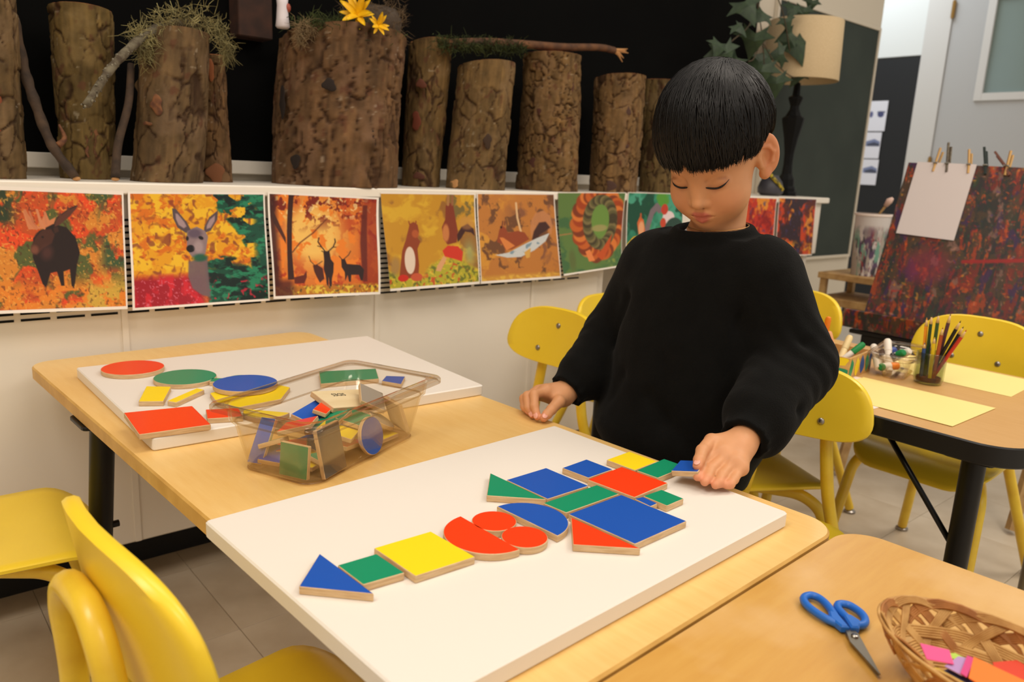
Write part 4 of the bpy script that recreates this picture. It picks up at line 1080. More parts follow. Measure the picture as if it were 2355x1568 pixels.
# white toadstool figure and reddish block behind the big log
wf_ = thing('figurine', 'white figurine foot at the top edge, behind the thickest log', 'figurine', (.818, 1.80, 1.246))
MB().lathe([(.012, 0), (.016, .004), (.014, .02), (.012, .05), (.015, .08)], 20).build('foot', mat('white_glaze', (214, 206, 210), .4), wf_, True)
MB().ball((.01, -.008, .045), (.007, .005, .01), 10).build('red_spot', mat('rust_glaze', (150, 70, 50), .5), wf_, True)
tuft('wool', 'beige wool wisp hanging over the thickest log\'s left rim', 'wool', [((.842, 1.735, 1.246), (.012, .012, .012)), ((.828, 1.73, 1.225), (.006, .008, .015))], 260, .03, .0007, mat('beige_wool', (120, 100, 70), .95), 6)
bk = MB().prism(soft_poly([(.765, 1.925), (.85, 1.925), (.85, 1.985), (.765, 1.985)], .006), 1.235, 1.62, .003).build('bark_slab', mat('red_brown_slab', (62, 36, 24), .85, vary=((44, 26, 18), 30, 5)))
tag(bk, 'red-brown bark slab on the blackboard, left of the white figurine', 'wood')
# mossy branch with a splintered tip
mbn = thing('mossy_branch', 'horizontal mossy branch with a splintered end lying across the logs', 'branch')
pth = spline([(1.28, 1.80, 1.272), (1.40, 1.80, 1.292), (1.55, 1.80, 1.306), (1.70, 1.80, 1.318), (1.86, 1.80, 1.337), (1.93, 1.80, 1.337)], 30)
MB().tube(pth, np.linspace(.013, .010, 30), 10).build('stem', mat('reddish_branch', (110, 72, 42), .85, vary=((70, 46, 30), 30, 5)), mbn, True)
for dx, dz in ((.05, .012), (.055, 0), (.035, -.018), (.045, .006), (.03, -.03)):
    MB().tube([(1.925, 1.80, 1.337), (1.93 + dx * .5, 1.795, 1.337 + dz * .4), (1.93 + dx, 1.79, 1.335 + dz)], [.006, .004, .001], 5).build('splinter', M_twig_tip, mbn)
tuft('moss', '', '', [((x, 1.795, 1.272 + (x - 1.28) * .09), (.03, .018, .014)) for x in np.linspace(1.27, 1.52, 8)], 1100, .026, .0010, M_moss, 19, mbn, .1)

# ------------------------------------------------------------------ lamp, ivy, vase on the ledge
M_lampb = mat('black_lacquer', (8, 8, 8), 0.5, spec=0.2)
M_shade = mat('linen_shade', (206, 184, 146), 0.85, vary=((196, 172, 134), 120, 3), stretch=(1, 1, 6))
lp = thing('table_lamp', 'black turned table lamp with a cream drum shade', 'lamp', (3.085, 1.832, LZ))
MB().lathe([(r_, z_ * .92) for r_, z_ in [(.052, 0), (.052, .014), (.044, .022), (.044, .034), (.036, .045), (.034, .075), (.022, .10), (.019, .14), (.020, .19), (.030, .26), (.044, .325), (.047, .345), (.034, .356), (.020, .385), (.019, .40), (.030, .43), (.030, .438), (.016, .446), (.013, .50)]], 8).build('base', M_lampb, lp)
MB().tube([(0, 0, .455), (0, 0, .60)], .006, 10).build('stem', M_lampb, lp)
MB().lathe([(.152, .468), (.153, .470), (.146, .698), (.145, .700), (.143, .700), (.144, .697), (.150, .471), (.152, .468)], 40, (.004, -.004, 0), False).build('shade', M_shade, lp, True, 40)
M_ivy = mat('ivy_leaf', (30, 48, 26), 0.55, vary=((44, 64, 34), 40, 4))
M_ivystem = mat('ivy_stem', (70, 58, 40), 0.8)
def ivy_mesh():
    out = [(0, 0), (.020, -.010), (.052, -.034), (.046, -.008), (.088, .012), (.050, .022), (.040, .034), (.018, .075), (0, .110)]
    L = out + [(-x, y) for x, y in out[-2:0:-1]]
    n = len(L); f = lambda x, y: -abs(x) * .35 - 1.6 * max(0, y - .02) ** 2 * 3
    vs = [(x, y - .02, f(x, y)) for x, y in L] + [(0, .03 - .02, .004)]
    vs2 = [(x, y, z - .0008) for x, y, z in vs]
    fs = [(i, (i + 1) % n, n) for i in range(n)]; m_ = len(vs)
    return MB().add(vs + vs2, fs + [tuple(q + m_ for q in g[::-1]) for g in fs] + [(i, i + m_, (i + 1) % n + m_, (i + 1) % n) for i in range(n)]).mesh('leaf', M_ivy, True, 30)
ivm = ivy_mesh()
iv = thing('ivy', 'trailing dark green ivy hanging in front of the lampshade', 'plant')
for pts in ([(2.60, 1.84, 2.30), (2.60, 1.80, 1.80), (2.62, 1.76, 1.60), (2.66, 1.74, 1.45), (2.72, 1.75, 1.30)], [(2.62, 1.77, 1.62), (2.55, 1.73, 1.50), (2.42, 1.71, 1.42)], [(2.60, 1.80, 1.80), (2.78, 1.76, 1.60), (2.88, 1.76, 1.45)], [(2.66, 1.74, 1.45), (2.78, 1.75, 1.39), (2.95, 1.77, 1.36), (3.0, 1.77, 1.40)], [(2.66, 1.745, 1.47), (2.60, 1.73, 1.39), (2.55, 1.72, 1.37)]):
    MB().tube(spline(pts, 18), .0022, 6).build('stem', M_ivystem, iv, True)
IVY = [(2.492, 1.710, 1.550, .83), (2.617, 1.730, 1.543, .64), (2.573, 1.720, 1.452, .88), (2.378, 1.700, 1.382, .82), (2.453, 1.710, 1.361, .63), (2.705, 1.750, 1.411, .81), (2.922, 1.760, 1.480, .93), (2.960, 1.770, 1.610, .56), (3.016, 1.770, 1.649, .47), (2.861, 1.760, 1.510, .64), (2.984, 1.770, 1.377, .66), (2.656, 1.730, 1.355, .88), (2.793, 1.750, 1.327, .84), (2.343, 1.700, 1.396, .54), (2.841, 1.760, 1.555, .51), (2.817, 1.760, 1.430, .64), (3.012, 1.770, 1.586, .41), (2.870, 1.760, 1.606, .55), (2.465, 1.715, 1.478, .50)]
rg_ = np.random.default_rng(12)
for k, (x, y, z, s) in enumerate(IVY):
    o = link('leaf', ivm, iv)
    aim = Vector((-.7 + rg_.normal(0, .25), -.75, .15 + rg_.normal(0, .3)))
    Q = aim.to_track_quat('Z', 'Y').to_matrix().to_4x4()
    o.matrix_local = Matrix.Translation((x, y, z)) @ Q @ Matrix.Rotation(math.pi + rg_.normal(0, .7), 4, 'Z') @ Matrix.Scale(s, 4)
vs_ = thing('vase', 'small dark vase with a yellow band, behind the child\'s ear', 'vase', (2.92, 1.80, LZ))
MB().lathe([(.035, 0), (.050, .012), (.052, .03), (.044, .055), (.030, .075), (.026, .082), (.022, .08)], 24).build('body', mat('slate_glaze', (58, 56, 62), .45), vs_, True, 40)
vb = MB()
for k in range(14):
    a = CA - .4 + k * .09; z = .082 - .0042 * k
    vb.ball((.052 * math.cos(a) * (1 - .25 * max(0, z - .05) / .03), .052 * math.sin(a) * (1 - .25 * max(0, z - .05) / .03), z), (.008, .008, .007), 7)
vb.build('yellow_band', mat('yellow_beads', (206, 178, 40), .6, vary=((60, 60, 20), 120, 2)), vs_)
# ================================================================== drawing table things
M_ypaper = mat('pale_yellow_paper', (240, 222, 142), 0.65)
M_wpaper = mat('white_paper', (238, 224, 214), 0.65)
def sheet(name, label, poly, z, m, cat='paper'):
    return tag(MB().prism(poly, z, z + .0006, 0).build(name, m), label, cat)
sheet('paper_sheet', 'white sheet peeking out under the near yellow paper', [(1.398, .60), (1.602, .59), (1.608, .868), (1.402, .872)], .5603, M_wpaper)
sheet('paper_sheet', 'yellow drawing paper on the near side of the drawing table', [(1.415, .471), (1.612, .469), (1.612, .722), (1.560, .722), (1.418, .752)], .5611, M_ypaper)
sheet('paper_sheet', 'yellow drawing paper beyond the pencil jar', [(1.735, .482), (1.930, .490), (1.935, .768), (1.738, .760)], .5603, M_ypaper)

M_bright = {'orange': mat('orange_cap', (236, 130, 24), .4), 'purple': mat('purple_cap', (66, 46, 130), .4), 'white': mat('white_barrel', (232, 222, 208), .45), 'cream': mat('cream_barrel', (232, 206, 150), .45),
            'green': mat('green_cap', (22, 136, 70), .4), 'black': mat('black_cap', (22, 20, 20), .4), 'blue': mat('blue_cap', (50, 70, 140), .4), 'brown': mat('brown_cap', (74, 48, 32), .4), 'peach': mat('peach_cap', (236, 168, 120), .4), 'mint': mat('mint_cap', (170, 214, 190), .4)}
def marker(label, p, q, cap, body, r=.0058, where='markers'):
    p, q = Vector(p), Vector(q); d = (q - p); L = d.length
    t = thing('marker', label, 'marker', tuple(p), 0, where)
    t.rotation_mode = 'QUATERNION'; t.rotation_quaternion = d.to_track_quat('Z', 'Y')
    MB().lathe([(r * .8, 0), (r, .002), (r, L * .62), (r * .9, L * .63)], 14).build('barrel', M_bright[body], t, True, 40)
    MB().lathe([(r * 1.08, L * .62), (r * 1.08, L * .93), (r * .8, L * .985), (r * .3, L)], 14).build('cap', M_bright[cap], t, True, 40)
    return t
# painted box: corner F, long side back-left, short side right
bxF = Vector((1.560, .731, .5604)); bang = math.atan2(.015, .128)
bt = thing('marker_box', 'open wooden box painted with red, green, blue blobs, full of markers', 'box', tuple(bxF), bang)
M_bwood = mat('box_plywood', (214, 172, 108), .6, vary=((196, 150, 88), 50, 4))
BL_, BW_, BH_ = .215, .132, .046
MB().box(0, BW_, 0, .005, .004, BH_, .0006).build('side', M_bwood, bt); MB().box(0, BW_, BL_ - .005, BL_, .004, BH_, .0006).build('side', M_bwood, bt)
MB().box(0, .005, .005, BL_ - .005, .004, BH_, .0006).build('side', M_bwood, bt); MB().box(BW_ - .005, BW_, .005, BL_ - .005, .004, BH_, .0006).build('side', M_bwood, bt)
MB().box(0, BW_, 0, BL_, 0, .004).build('base', M_bwood, bt); MB().box(.005, BW_ - .005, .085, .089, .004, BH_ - .008, .0005).build('divider', M_bwood, bt)
blobs = [('red', .012, .175), ('green', .03, .115), ('blue', .012, .14), ('blue', .012, .075), ('green', .034, .055), ('red', .034, .19), ('green', .014, .014), ('yellow', .036, .02), ('blue', .036, .16)]
for i, (c, z, s_) in enumerate(blobs):
    pts = [(s_ + (.016 + .004 * math.sin(3 * a + i)) * math.cos(a) * 1.1, z + (.010 + .002 * math.cos(2 * a + i)) * math.sin(a)) for a in np.linspace(0, 6.28, 17)[:-1]]
    pts = [(min(max(a, .002), BL_ - .002), min(max(b, .003), BH_ - .001)) for a, b in pts]
    m_ = MB().add([(-.0004, a, b) for a, b in pts], [tuple(range(16))]); m_.build('painted_blob', PAINT[c], bt)
for i, (c, x) in enumerate((('green', .012), ('yellow', .045), ('blue', .075), ('green', .105), ('blue', .125))):
    pts = [(x + (.010 + .003 * math.sin(2 * a + i)) * math.cos(a), .022 + (.020 + .003 * math.cos(3 * a)) * math.sin(a)) for a in np.linspace(0, 6.28, 17)[:-1]]
    pts = [(min(max(a, .001), BW_ - .001), min(max(b, .003), BH_ - .001)) for a, b in pts]
    MB().add([(a, -.0004, b) for a, b in pts], [tuple(range(15, -1, -1))]).build('painted_blob', PAINT[c], bt)
G1 = 'markers in the painted box'
marker('orange-capped marker standing highest in the painted box', (1.632, .835, .572), (1.632, .826, .672), 'orange', 'white', .0062, G1)
marker('purple-capped marker beside the orange one in the box', (1.620, .845, .572), (1.630, .842, .652), 'purple', 'white', .0058, G1)
marker('mint-capped marker next to the black sleeve in the box', (1.60, .86, .575), (1.622, .858, .634), 'mint', 'white', .0058, G1)
marker('peach-capped marker leaning right in the painted box', (1.640, .800, .572), (1.632, .822, .640), 'peach', 'white', .0058, G1)
marker('white marker lying diagonally at the box\'s left', (1.60, .875, .572), (1.625, .828, .622), 'white', 'white', .0055, G1)
marker('thick cream marker leaning over the box\'s near side', (1.580, .770, .568), (1.640, .776, .638), 'cream', 'cream', .0068, G1)
marker('green-capped marker leaning to the right corner of the box', (1.585, .778, .575), (1.628, .738, .630), 'green', 'white', .0064, G1)
marker('small orange-tipped marker behind the cream one', (1.645, .790, .572), (1.652, .760, .618), 'orange', 'white', .005, G1)
# clear tub with marker ends
pa = math.atan2(.0326, .1403)
clear_pan('clear_tub', 'small clear tub of markers between the painted box and pencil jar', (1.715, .697, .5604), pa, .186, .104, .054, 'tub')
G2 = 'markers in the clear tub'
for i, (lb, p, q, c) in enumerate((
        ('white-capped marker at the tub\'s left end', (1.66, .715, .575), (1.715, .757, .612), 'white'), ('tall white-capped marker at the back of the tub', (1.68, .70, .57), (1.722, .732, .630), 'white'),
        ('brown-capped marker in the tub\'s middle', (1.69, .70, .58), (1.705, .737, .605), 'brown'), ('black-capped marker in the tub', (1.70, .74, .58), (1.702, .702, .602), 'black'),
        ('green-capped marker at the tub\'s right end', (1.735, .73, .585), (1.722, .692, .609), 'green'), ('white-capped marker touching the green one', (1.75, .73, .58), (1.735, .686, .612), 'white'),
        ('orange-capped marker low against the tub\'s front', (1.665, .72, .578), (1.70, .690, .582), 'orange'), ('green-capped marker low at the tub\'s left', (1.70, .73, .574), (1.66, .708, .580), 'green'),
        ('blue-capped marker across the tub\'s back', (1.70, .752, .59), (1.75, .722, .605), 'blue'))):
    marker(lb, p, q, c, 'white', .0075, G2)
# pencil jar
jr = thing('pencil_jar', 'small clear glass jar of coloured pencils on the drawing table', 'jar', (1.695, .626, .5604))
MB().lathe([(.002, .004), (.024, .005), (.026, .012), (.0265, .062), (.0275, .066), (.029, .064), (.029, .010), (.026, .001), (.001, 0)], 28, (0, 0, 0), False).build('glass', M_jar, jr, True, 50)
MB().lathe([(.001, .0055), (.023, .006), (.023, .014), (.001, .015)], 20).build('shavings', mat('pencil_shavings', (130, 66, 46), .9, vary=((90, 50, 60), 90, 3)), jr)['kind'] = 'stuff'
PC = [('orange', (236, 150, 40)), ('dark green', (42, 70, 40)), ('green', (60, 88, 44)), ('yellow', (222, 190, 30)), ('purple-brown', (86, 48, 58)), ('rust', (164, 78, 34)), ('black', (24, 22, 22)), ('grey-black', (46, 40, 40)), ('red', (190, 52, 36)), ('blue', (50, 80, 140)), ('violet', (76, 60, 96))]
PD = [((.004, .014), (.000, .022), .135), ((-.004, .006), (.002, .014), .142), ((.008, .0), (.010, .004), .146), ((-.014, -.008), (-.012, -.004), .10), ((.004, -.008), (.012, -.018), .150), ((-.008, -.012), (-.006, -.014), .122), ((.002, .002), (.004, -.042), .140), ((.010, -.004), (.012, -.046), .128), ((-.002, -.006), (.002, -.056), .124), ((-.012, .010), (-.016, .012), .085), ((.014, .010), (.018, .016), .09)]
M_rawp = mat('pencil_wood', (214, 178, 120), .7)
for (nm, rgb), (b, tp, h) in zip(PC, PD):
    p = Vector((1.695 + b[0], .626 + b[1], .5668)); q = Vector((1.695 + tp[0], .626 + tp[1], .5604 + h)); d = q - p; L = d.length
    t = thing('pencil', nm + ' pencil standing in the glass jar', 'pencil', tuple(p), 0, 'pencils in the glass jar')
    t.rotation_mode = 'QUATERNION'; t.rotation_quaternion = d.to_track_quat('Z', 'Y')
    MB().lathe([(.0036, 0), (.0036, L * .86)], 6).build('barrel', mat('pencil_' + nm.replace(' ', '_'), rgb, .45), t)
    MB().lathe([(.0036, L * .86), (.0014, L * .965)], 10).build('sharpened_cone', M_rawp, t, True)
    MB().lathe([(.0014, L * .965), (.0002, L)], 8).build('lead', mat('lead_' + nm.replace(' ', '_'), rgb, .6), t, True)

# ================================================================== easel
def panel_mesh(img, o, ex, ey, th, name):
    """Thin painted panel: o top-left corner, ex along its width, ey down its height."""
    W, H = img.W, img.H; u = np.linspace(0, 1, W); v = np.linspace(0, 1, H); U, V = np.meshgrid(u, v)
    o, ex, ey = map(np.array, (o, ex, ey)); nn = np.cross(ex, ey); nn = nn / np.linalg.norm(nn)
    vs = (o + U[..., None] * ex + V[..., None] * ey).reshape(-1, 3); n = W * H
    idx = np.arange(n).reshape(H, W)
    fs = np.stack([idx[:-1, :-1], idx[1:, :-1], idx[1:, 1:], idx[:-1, 1:]], -1).reshape(-1, 4)
    ed = np.concatenate([idx[0, :], idx[1:, -1], idx[-1, -2::-1], idx[-2:0:-1, 0]])
    sides = [(int(ed[i]), int(ed[(i + 1) % len(ed)]), int(ed[(i + 1) % len(ed)]) + n, int(ed[i]) + n) for i in range(len(ed))]
    me = bpy.data.meshes.new(name)
    me.from_pydata(np.concatenate([vs, vs + nn * th]).tolist(), [], fs.tolist() + (fs[:, ::-1] + n).tolist() + sides)
    me.materials.append(M_print); c = img.c.reshape(-1, 3); set_colors(me, np.concatenate([c, c])); me.update()
    return me
def paint_mess(I, sd, base=(66, 34, 28)):
    I.fill(base)
    for k, (c, lo) in enumerate((((58, 48, 32), .48), ((118, 34, 26), .52), ((40, 52, 36), .52), ((88, 30, 44), .57), ((50, 34, 38), .54), ((150, 58, 22), .59), ((178, 72, 22), .62), ((112, 36, 24), .56), ((34, 40, 36), .55), ((70, 52, 34), .55), ((120, 88, 76), .67), ((54, 30, 70), .66))):
        I.splotch(c, 14 + (k % 4) * 5, 34 + (k % 3) * 22, sd + k * 5, lo, lo + .05, None, .85)
    for k, c in enumerate(((222, 92, 22), (170, 36, 28), (34, 78, 56), (178, 130, 110), (206, 140, 40), (70, 40, 110))):
        I.speck(c, 9, sd + 90 + k, .84, np.clip((fbm(I.X / 30, I.Y / 50, seed=sd + k) - .45) / .1, 0, 1), .7)
ez = thing('easel', 'paint-splattered wooden easel leaning back at the right', 'easel')
TL, TR, BL3 = np.array((2.785, 1.204, 1.038)), np.array((2.80, .58, 1.026)), np.array((2.535, 1.172, .500))
I = Img(0, 0, 620, 600, 210, 210); paint_mess(I, 60)
I.line([(250, 330), (420, 300), (620, 270)], 12, (150, 26, 24), .9); I.ell(150, 360, 70, 60, (140, 36, 60), 0, .5, 14)
link('painted_board', panel_mesh(I, TL, TR - TL, BL3 - TL, .012, 'painted_board'), ez)
I = Img(0, 0, 640, 55, 200, 24); paint_mess(I, 160, (96, 62, 56))
LT = np.array((2.490, 1.212, .556))
link('ledge_front', panel_mesh(I, LT, np.array((.03, -.68, -.012)), np.array((.0, 0, -.058)), .016, 'ledge_front'), ez)
M_ewood = mat('easel_pine', (184, 150, 98), .65, vary=((160, 124, 76), 30, 4)); M_tray = mat('black_tray', (12, 12, 18), .4)
MB().prism([(2.50, .54), (2.60, .54), (2.60, 1.19), (2.50, 1.19)], .478, .492, .002).build('tray', M_tray, ez)
MB().prism([(2.505, .58), (2.535, .58), (2.535, 1.15), (2.505, 1.15)], .44, .478, .002).build('tray_lip', M_tray, ez)
for y in (.62, 1.14):
    MB().tube([(2.80, y, 1.02), (2.46, y, .012)], .017, 4).build('leg', M_ewood, ez)
    MB().tube([(2.80, y, 1.00), (3.05, y, .012)], .017, 4).build('leg', M_ewood, ez)
    MB().tube([(2.60, y, .40), (2.955, y, .40)], .010, 4).build('stay', M_ewood, ez)
pn = np.array((2.785 - .014, 1.19, 1.038))
dpl = (BL3 - TL) / np.linalg.norm(BL3 - TL); spl = (TR - TL) / np.linalg.norm(TR - TL); npl = np.cross(spl, dpl); npl = npl / np.linalg.norm(npl)
if npl[0] > 0: npl = -npl
A0 = TL + spl * .030 + npl * .003
quad = [A0 + dpl * -.002, A0 + spl * .183 + dpl * -.002, A0 + spl * .179 + dpl * .262, A0 + spl * -.002 + dpl * .258]
ps = MB().add([tuple(q) for q in quad] + [tuple(q + npl * .0006) for q in quad], [(0, 1, 2, 3), (7, 6, 5, 4), (0, 4, 5, 1), (1, 5, 6, 2), (2, 6, 7, 3), (3, 7, 4, 0)]).build('easel_paper', mat('grey_white_paper', (206, 195, 192), .7))
tag(ps, 'blank white paper clipped to the easel', 'paper')
M_pegw = mat('peg_wood', (190, 150, 92), .7); M_pegd = mat('dark_peg', (66, 54, 44), .7, vary=((110, 100, 80), 120, 3)); M_pegg = mat('green_black_peg', (44, 54, 52), .7); M_pegr = mat('paint_stained_peg', (104, 62, 48), .7)
def peg(label, s, up_, lean, m):
    base = TL + spl * s
    t = thing('clothespin', label, 'clothespin', tuple(base), 0, 'clothespins along the easel top')
    a = np.array((0, 0, 0.0)); top = -dpl * up_ + spl * lean; bot = dpl * .030 - spl * lean * .4
    for sg in (1, -1):
        o_ = npl * (.0045 * sg if sg > 0 else -.017)
        MB().tube([tuple(bot + npl * (.0035 if sg > 0 else -.0155)), tuple(o_ * 1.1), tuple(top + npl * (.010 if sg > 0 else -.020))], .0042, 4).build('prong', m, t)
    MB().tube([tuple(npl * .008 - spl * .006), tuple(npl * .008 + spl * .006)], .003, 8).build('spring', M_steel, t)
peg('pale clothespin at the left end of the easel top', .088, .052, .004, M_pegw)
peg('dark speckled clothespin holding the easel paper', .124, .072, -.012, M_pegd)
peg('pale clothespin at the right corner of the easel paper', .190, .050, -.010, M_pegw)
peg('black-green clothespin right of the easel paper', .238, .060, -.016, M_pegg)
peg('pale clothespin crossed by a stained one', .300, .050, 0, M_pegw)
peg('stained clothespin crossing the pale one at the easel\'s right', .296, .045, -.040, M_pegr)
# paint bucket stand behind the easel
st = thing('paint_stand', 'pine stand holding a paint bucket, left of the easel', 'stand', (3.16, 1.47, 0))
for x in (-.10, .14):
    for y in (-.16, .12): MB().box(x - .012, x + .012, y - .012, y + .012, 0, .60, .002).build('leg', M_ewood, st)
MB().box(-.12, .16, -.18, .14, .575, .60, .002).build('shelf', M_ewood, st); MB().box(-.12, .16, -.18, .14, .47, .50, .002).build('shelf', M_ewood, st)
MB().box(-.12, .10, -.16, .12, .30, .42, .002).build('white_bin', M_wallc, st)
bu = thing('paint_bucket', 'white bucket streaked with paint, behind the easel\'s left side', 'bucket', (3.14, 1.462, .6005))
Iu = Img(0, 0, 600, 240, 120, 50); Iu.fill((206, 200, 196)); 
for k, c in enumerate(((60, 60, 66), (150, 60, 70), (110, 160, 140), (90, 70, 100), (170, 160, 150))): Iu.splotch(c, 26, 70, 200 + k * 9, .54, .58, np.clip((Iu.Y - 40) / 60, 0, 1))
th_ = np.linspace(0, 2 * math.pi, 120); zz = np.linspace(.24, 0, 50); TT, ZZ = np.meshgrid(th_, zz); RR = .055 + .012 * ZZ / .24
vsb = np.stack([RR * np.cos(TT), RR * np.sin(TT), ZZ], -1).reshape(-1, 3); ib = np.arange(6000).reshape(50, 120)
mb_ = bpy.data.meshes.new('pail'); mb_.from_pydata(vsb.tolist(), [], np.stack([ib[:-1, :-1], ib[1:, :-1], ib[1:, 1:], ib[:-1, 1:]], -1).reshape(-1, 4).tolist() + [tuple(int(q) for q in ib[-1][::-1])])
mb_.materials.append(M_print); set_colors(mb_, Iu.c.reshape(-1, 3)); mb_.update(); link('pail', mb_, bu)
MB().lathe([(.066, .236), (.070, .238), (.070, .246), (.064, .246)], 28, (0, 0, 0), False).build('rim', M_wpaper, bu)
pb = thing('paint_brush', 'fat paint brush with a pale head sticking out of the bucket', 'brush', (3.13, 1.46, .62))
MB().tube([(0, 0, 0), (.0, -.02, .22), (-.01, -.05, .262)], [.004, .004, .005], 8).build('handle', M_pegw, pb, True)
MB().tube([(-.01, -.048, .260), (-.014, -.062, .280), (-.016, -.074, .290)], [.008, .013, .006], 10).build('head', mat('pale_bristle', (222, 190, 176), .8), pb, True)
# papers pinned on the dark wainscot
for k, (z1, z0, y0, y1, lb) in enumerate(((1.518, 1.318, 2.572, 2.71, 'top paper pinned on the dark hall wall'), (1.310, 1.135, 2.586, 2.70, 'middle paper pinned on the dark hall wall'), (1.128, .955, 2.580, 2.69, 'lowest paper pinned on the dark hall wall'))):
    I = Img(0, 0, 100, 140, 40, 50); I.fill((226, 228, 240))
    if k == 0: I.ell(70, 62, 16, 14, (70, 76, 120), .3); I.ell(24, 62, 9, 14, (90, 96, 140)); I.line([(55, 52), (88, 52)], 6, (70, 76, 110))
    else: I.poly([(8, 50), (60, 36), (94, 50), (94, 74), (8, 74)], (120, 132, 170)); I.poly([(20, 62), (60, 52), (94, 62), (94, 74), (20, 74)], (70, 76, 96))
    o = link('pinned_paper', panel_mesh(I, (5.498, y1, z1), (0, y0 - y1, 0), (0, 0, z0 - z1), .002, 'pinned_paper')); tag(o, lb, 'paper', 'papers pinned on the hall wall')

# ================================================================== scissors and basket on the worn table
M_bluep = mat('blue_plastic', (34, 104, 196), .4); M_blade = mat('blade_steel', (150, 142, 128), .28, metal=.9)
sc = thing('scissors', 'blue-handled scissors lying closed on the worn table', 'scissors', (0, 0, .5603))
pv = np.array((.6530, .2680)); tip = np.array((.6130, .2245)); ax = (tip - pv) / np.linalg.norm(tip - pv); sd_ = np.array((-ax[1], ax[0]))
def sp(a, b): return tuple(pv + ax * a + sd_ * b)
MB().prism([sp(-.012, -.0035), sp(.012, -.0075), sp(.057, -.0005), sp(.0565, .001), sp(.0, .0055), sp(-.012, .004)], .0035, .0052, .0004).build('blade', M_blade, sc)
MB().prism([sp(-.012, -.004), sp(.0, -.0055), sp(.0565, -.001), sp(.057, .0005), sp(.012, .006), sp(-.012, .0035)], .0012, .0030, .0004).build('blade', M_blade, sc)
MB().lathe([(.0032, .0), (.0034, .001), (.0026, .0018)], 14, (*sp(.004, 0), .0050)).build('rivet', M_steel, sc, True)
def loop(c0, pts, wid, nm):
    P = spline([(x, y, .0052) for x, y in pts] , 40)
    MB().tube(P, .0036, 10, flat=(1, 1.0)).build(nm, M_bluep, sc, True)
def handle(pts, stem):
    m = MB(); Pl = spline([(*sp(a, b), .0050) for a, b in pts + pts[:1]], 48)
    m.tube(Pl, .0038, 10, False)
    m.prism([sp(a, b) for a, b in stem], .0012, .0088, .0015)
    m.build('handle', M_bluep, sc, True, 40)
handle([(-.014, -.007), (-.034, -.006), (-.050, -.007), (-.060, -.011), (-.063, -.018), (-.056, -.026), (-.042, -.026), (-.024, -.017)], [(-.006, -.0010), (-.006, -.0085), (-.020, -.0135), (-.032, -.011), (-.030, -.0035)])
handle([(-.014, .008), (-.028, .004), (-.042, .002), (-.050, .006), (-.049, .015), (-.038, .021), (-.026, .021), (-.017, .016)], [(-.006, .0003), (-.006, .0075), (-.017, .014), (-.028, .008), (-.026, .0008)])

M_wick = mat('wicker', (206, 162, 96), .55, vary=((176, 128, 68), 60, 4)); M_wickd = mat('brown_wicker', (182, 122, 62), .55, vary=((150, 94, 44), 60, 4))
bk0 = np.array((.640, .139)); BA = math.radians(81)
bs = thing('wicker_basket', 'oval woven wicker basket of coloured paper scraps, cut by the frame corner', 'basket', (bk0[0], bk0[1], .5604), BA)
AX, AY, BHt = .105, .062, .042
def bpt(t, h, off=0.0):
    s_ = .62 + .38 * (h ** .7); return ((AX * s_ + off) * math.cos(t), (AY * s_ + off) * math.sin(t), .004 + BHt * h)
def strip(f, n, wt, wh, name, m, canes=5):
    """Flat strip of parallel canes following f(u) -> (t, h, off); wt, wh spread them along t and h."""
    mb = MB()
    for k in range(canes):
        o_ = (k - (canes - 1) / 2) / canes; pts = []
        for i in range(n):
            t, h, off = f(i / (n - 1)); pts.append(bpt(t + o_ * wt, min(1.12, max(0, h + o_ * wh)), off))
        mb.tube(pts, .00115, 5)
    return mb.build(name, m, bs, True)
NS = 14
for k in range(NS):
    t0 = 2 * math.pi * k / NS
    strip(lambda u, t0=t0: (t0 + .50 * u, u * 1.02, .0012 * math.sin(9 * u + 1)), 12, .13, 0, 'slanted_stake', M_wick if k % 2 else M_wickd)
    strip(lambda u, t0=t0: (t0 + .25 - .55 * u, u * 1.0, -.0014 * math.sin(9 * u + 1)), 12, .11, 0, 'crossing_stake', M_wick)
for k, h in enumerate((.10, .32, .54)):
    strip(lambda u, h=h, k=k: (2 * math.pi * u, h, .0018 * math.cos(NS * math.pi * u + k * math.pi)), 100, 0, .20, 'woven_band', M_wick)
for k in range(NS):
    t0 = 2 * math.pi * k / NS
    strip(lambda u, t0=t0: (t0 + 1.15 * u, .62 + .46 * math.sin(math.pi * u), .0030 * math.cos(6.3 * u)), 18, .05, .14, 'rim_arch', M_wickd if k % 2 else M_wick)
for k in range(3):
    MB().tube([bpt(t, 1.0 + .03 * k, -.001 + .001 * k) for t in np.linspace(0, 2 * math.pi, 70)], .0015, 6).build('rim_cane', M_wick, bs, True)
MB().prism(disc(0, 0, AX * .62, AY * .62), .0005, .003, .0005).build('woven_base', M_wick, bs)
MB().tube([bpt(2.2, 1.05), bpt(2.5, 1.25, .004), bpt(2.75, 1.42, .012)], [.0009, .0008, .0004], 5).build('stray_cane', M_wickd, bs)
# paper scraps in the basket
SCR = []
def scrap(col, rgb, poly, z, rx, ry, label):
    c = np.mean(poly, 0)
    o = MB().prism([(x - c[0], y - c[1]) for x, y in poly], 0, .0008).build('paper_scrap', mat(col + '_scrap', rgb, .7))
    o.location = (c[0], c[1], z); o.rotation_euler = (math.radians(rx), math.radians(ry), 0)
    tag(o, label, 'paper', 'paper scraps in the basket')

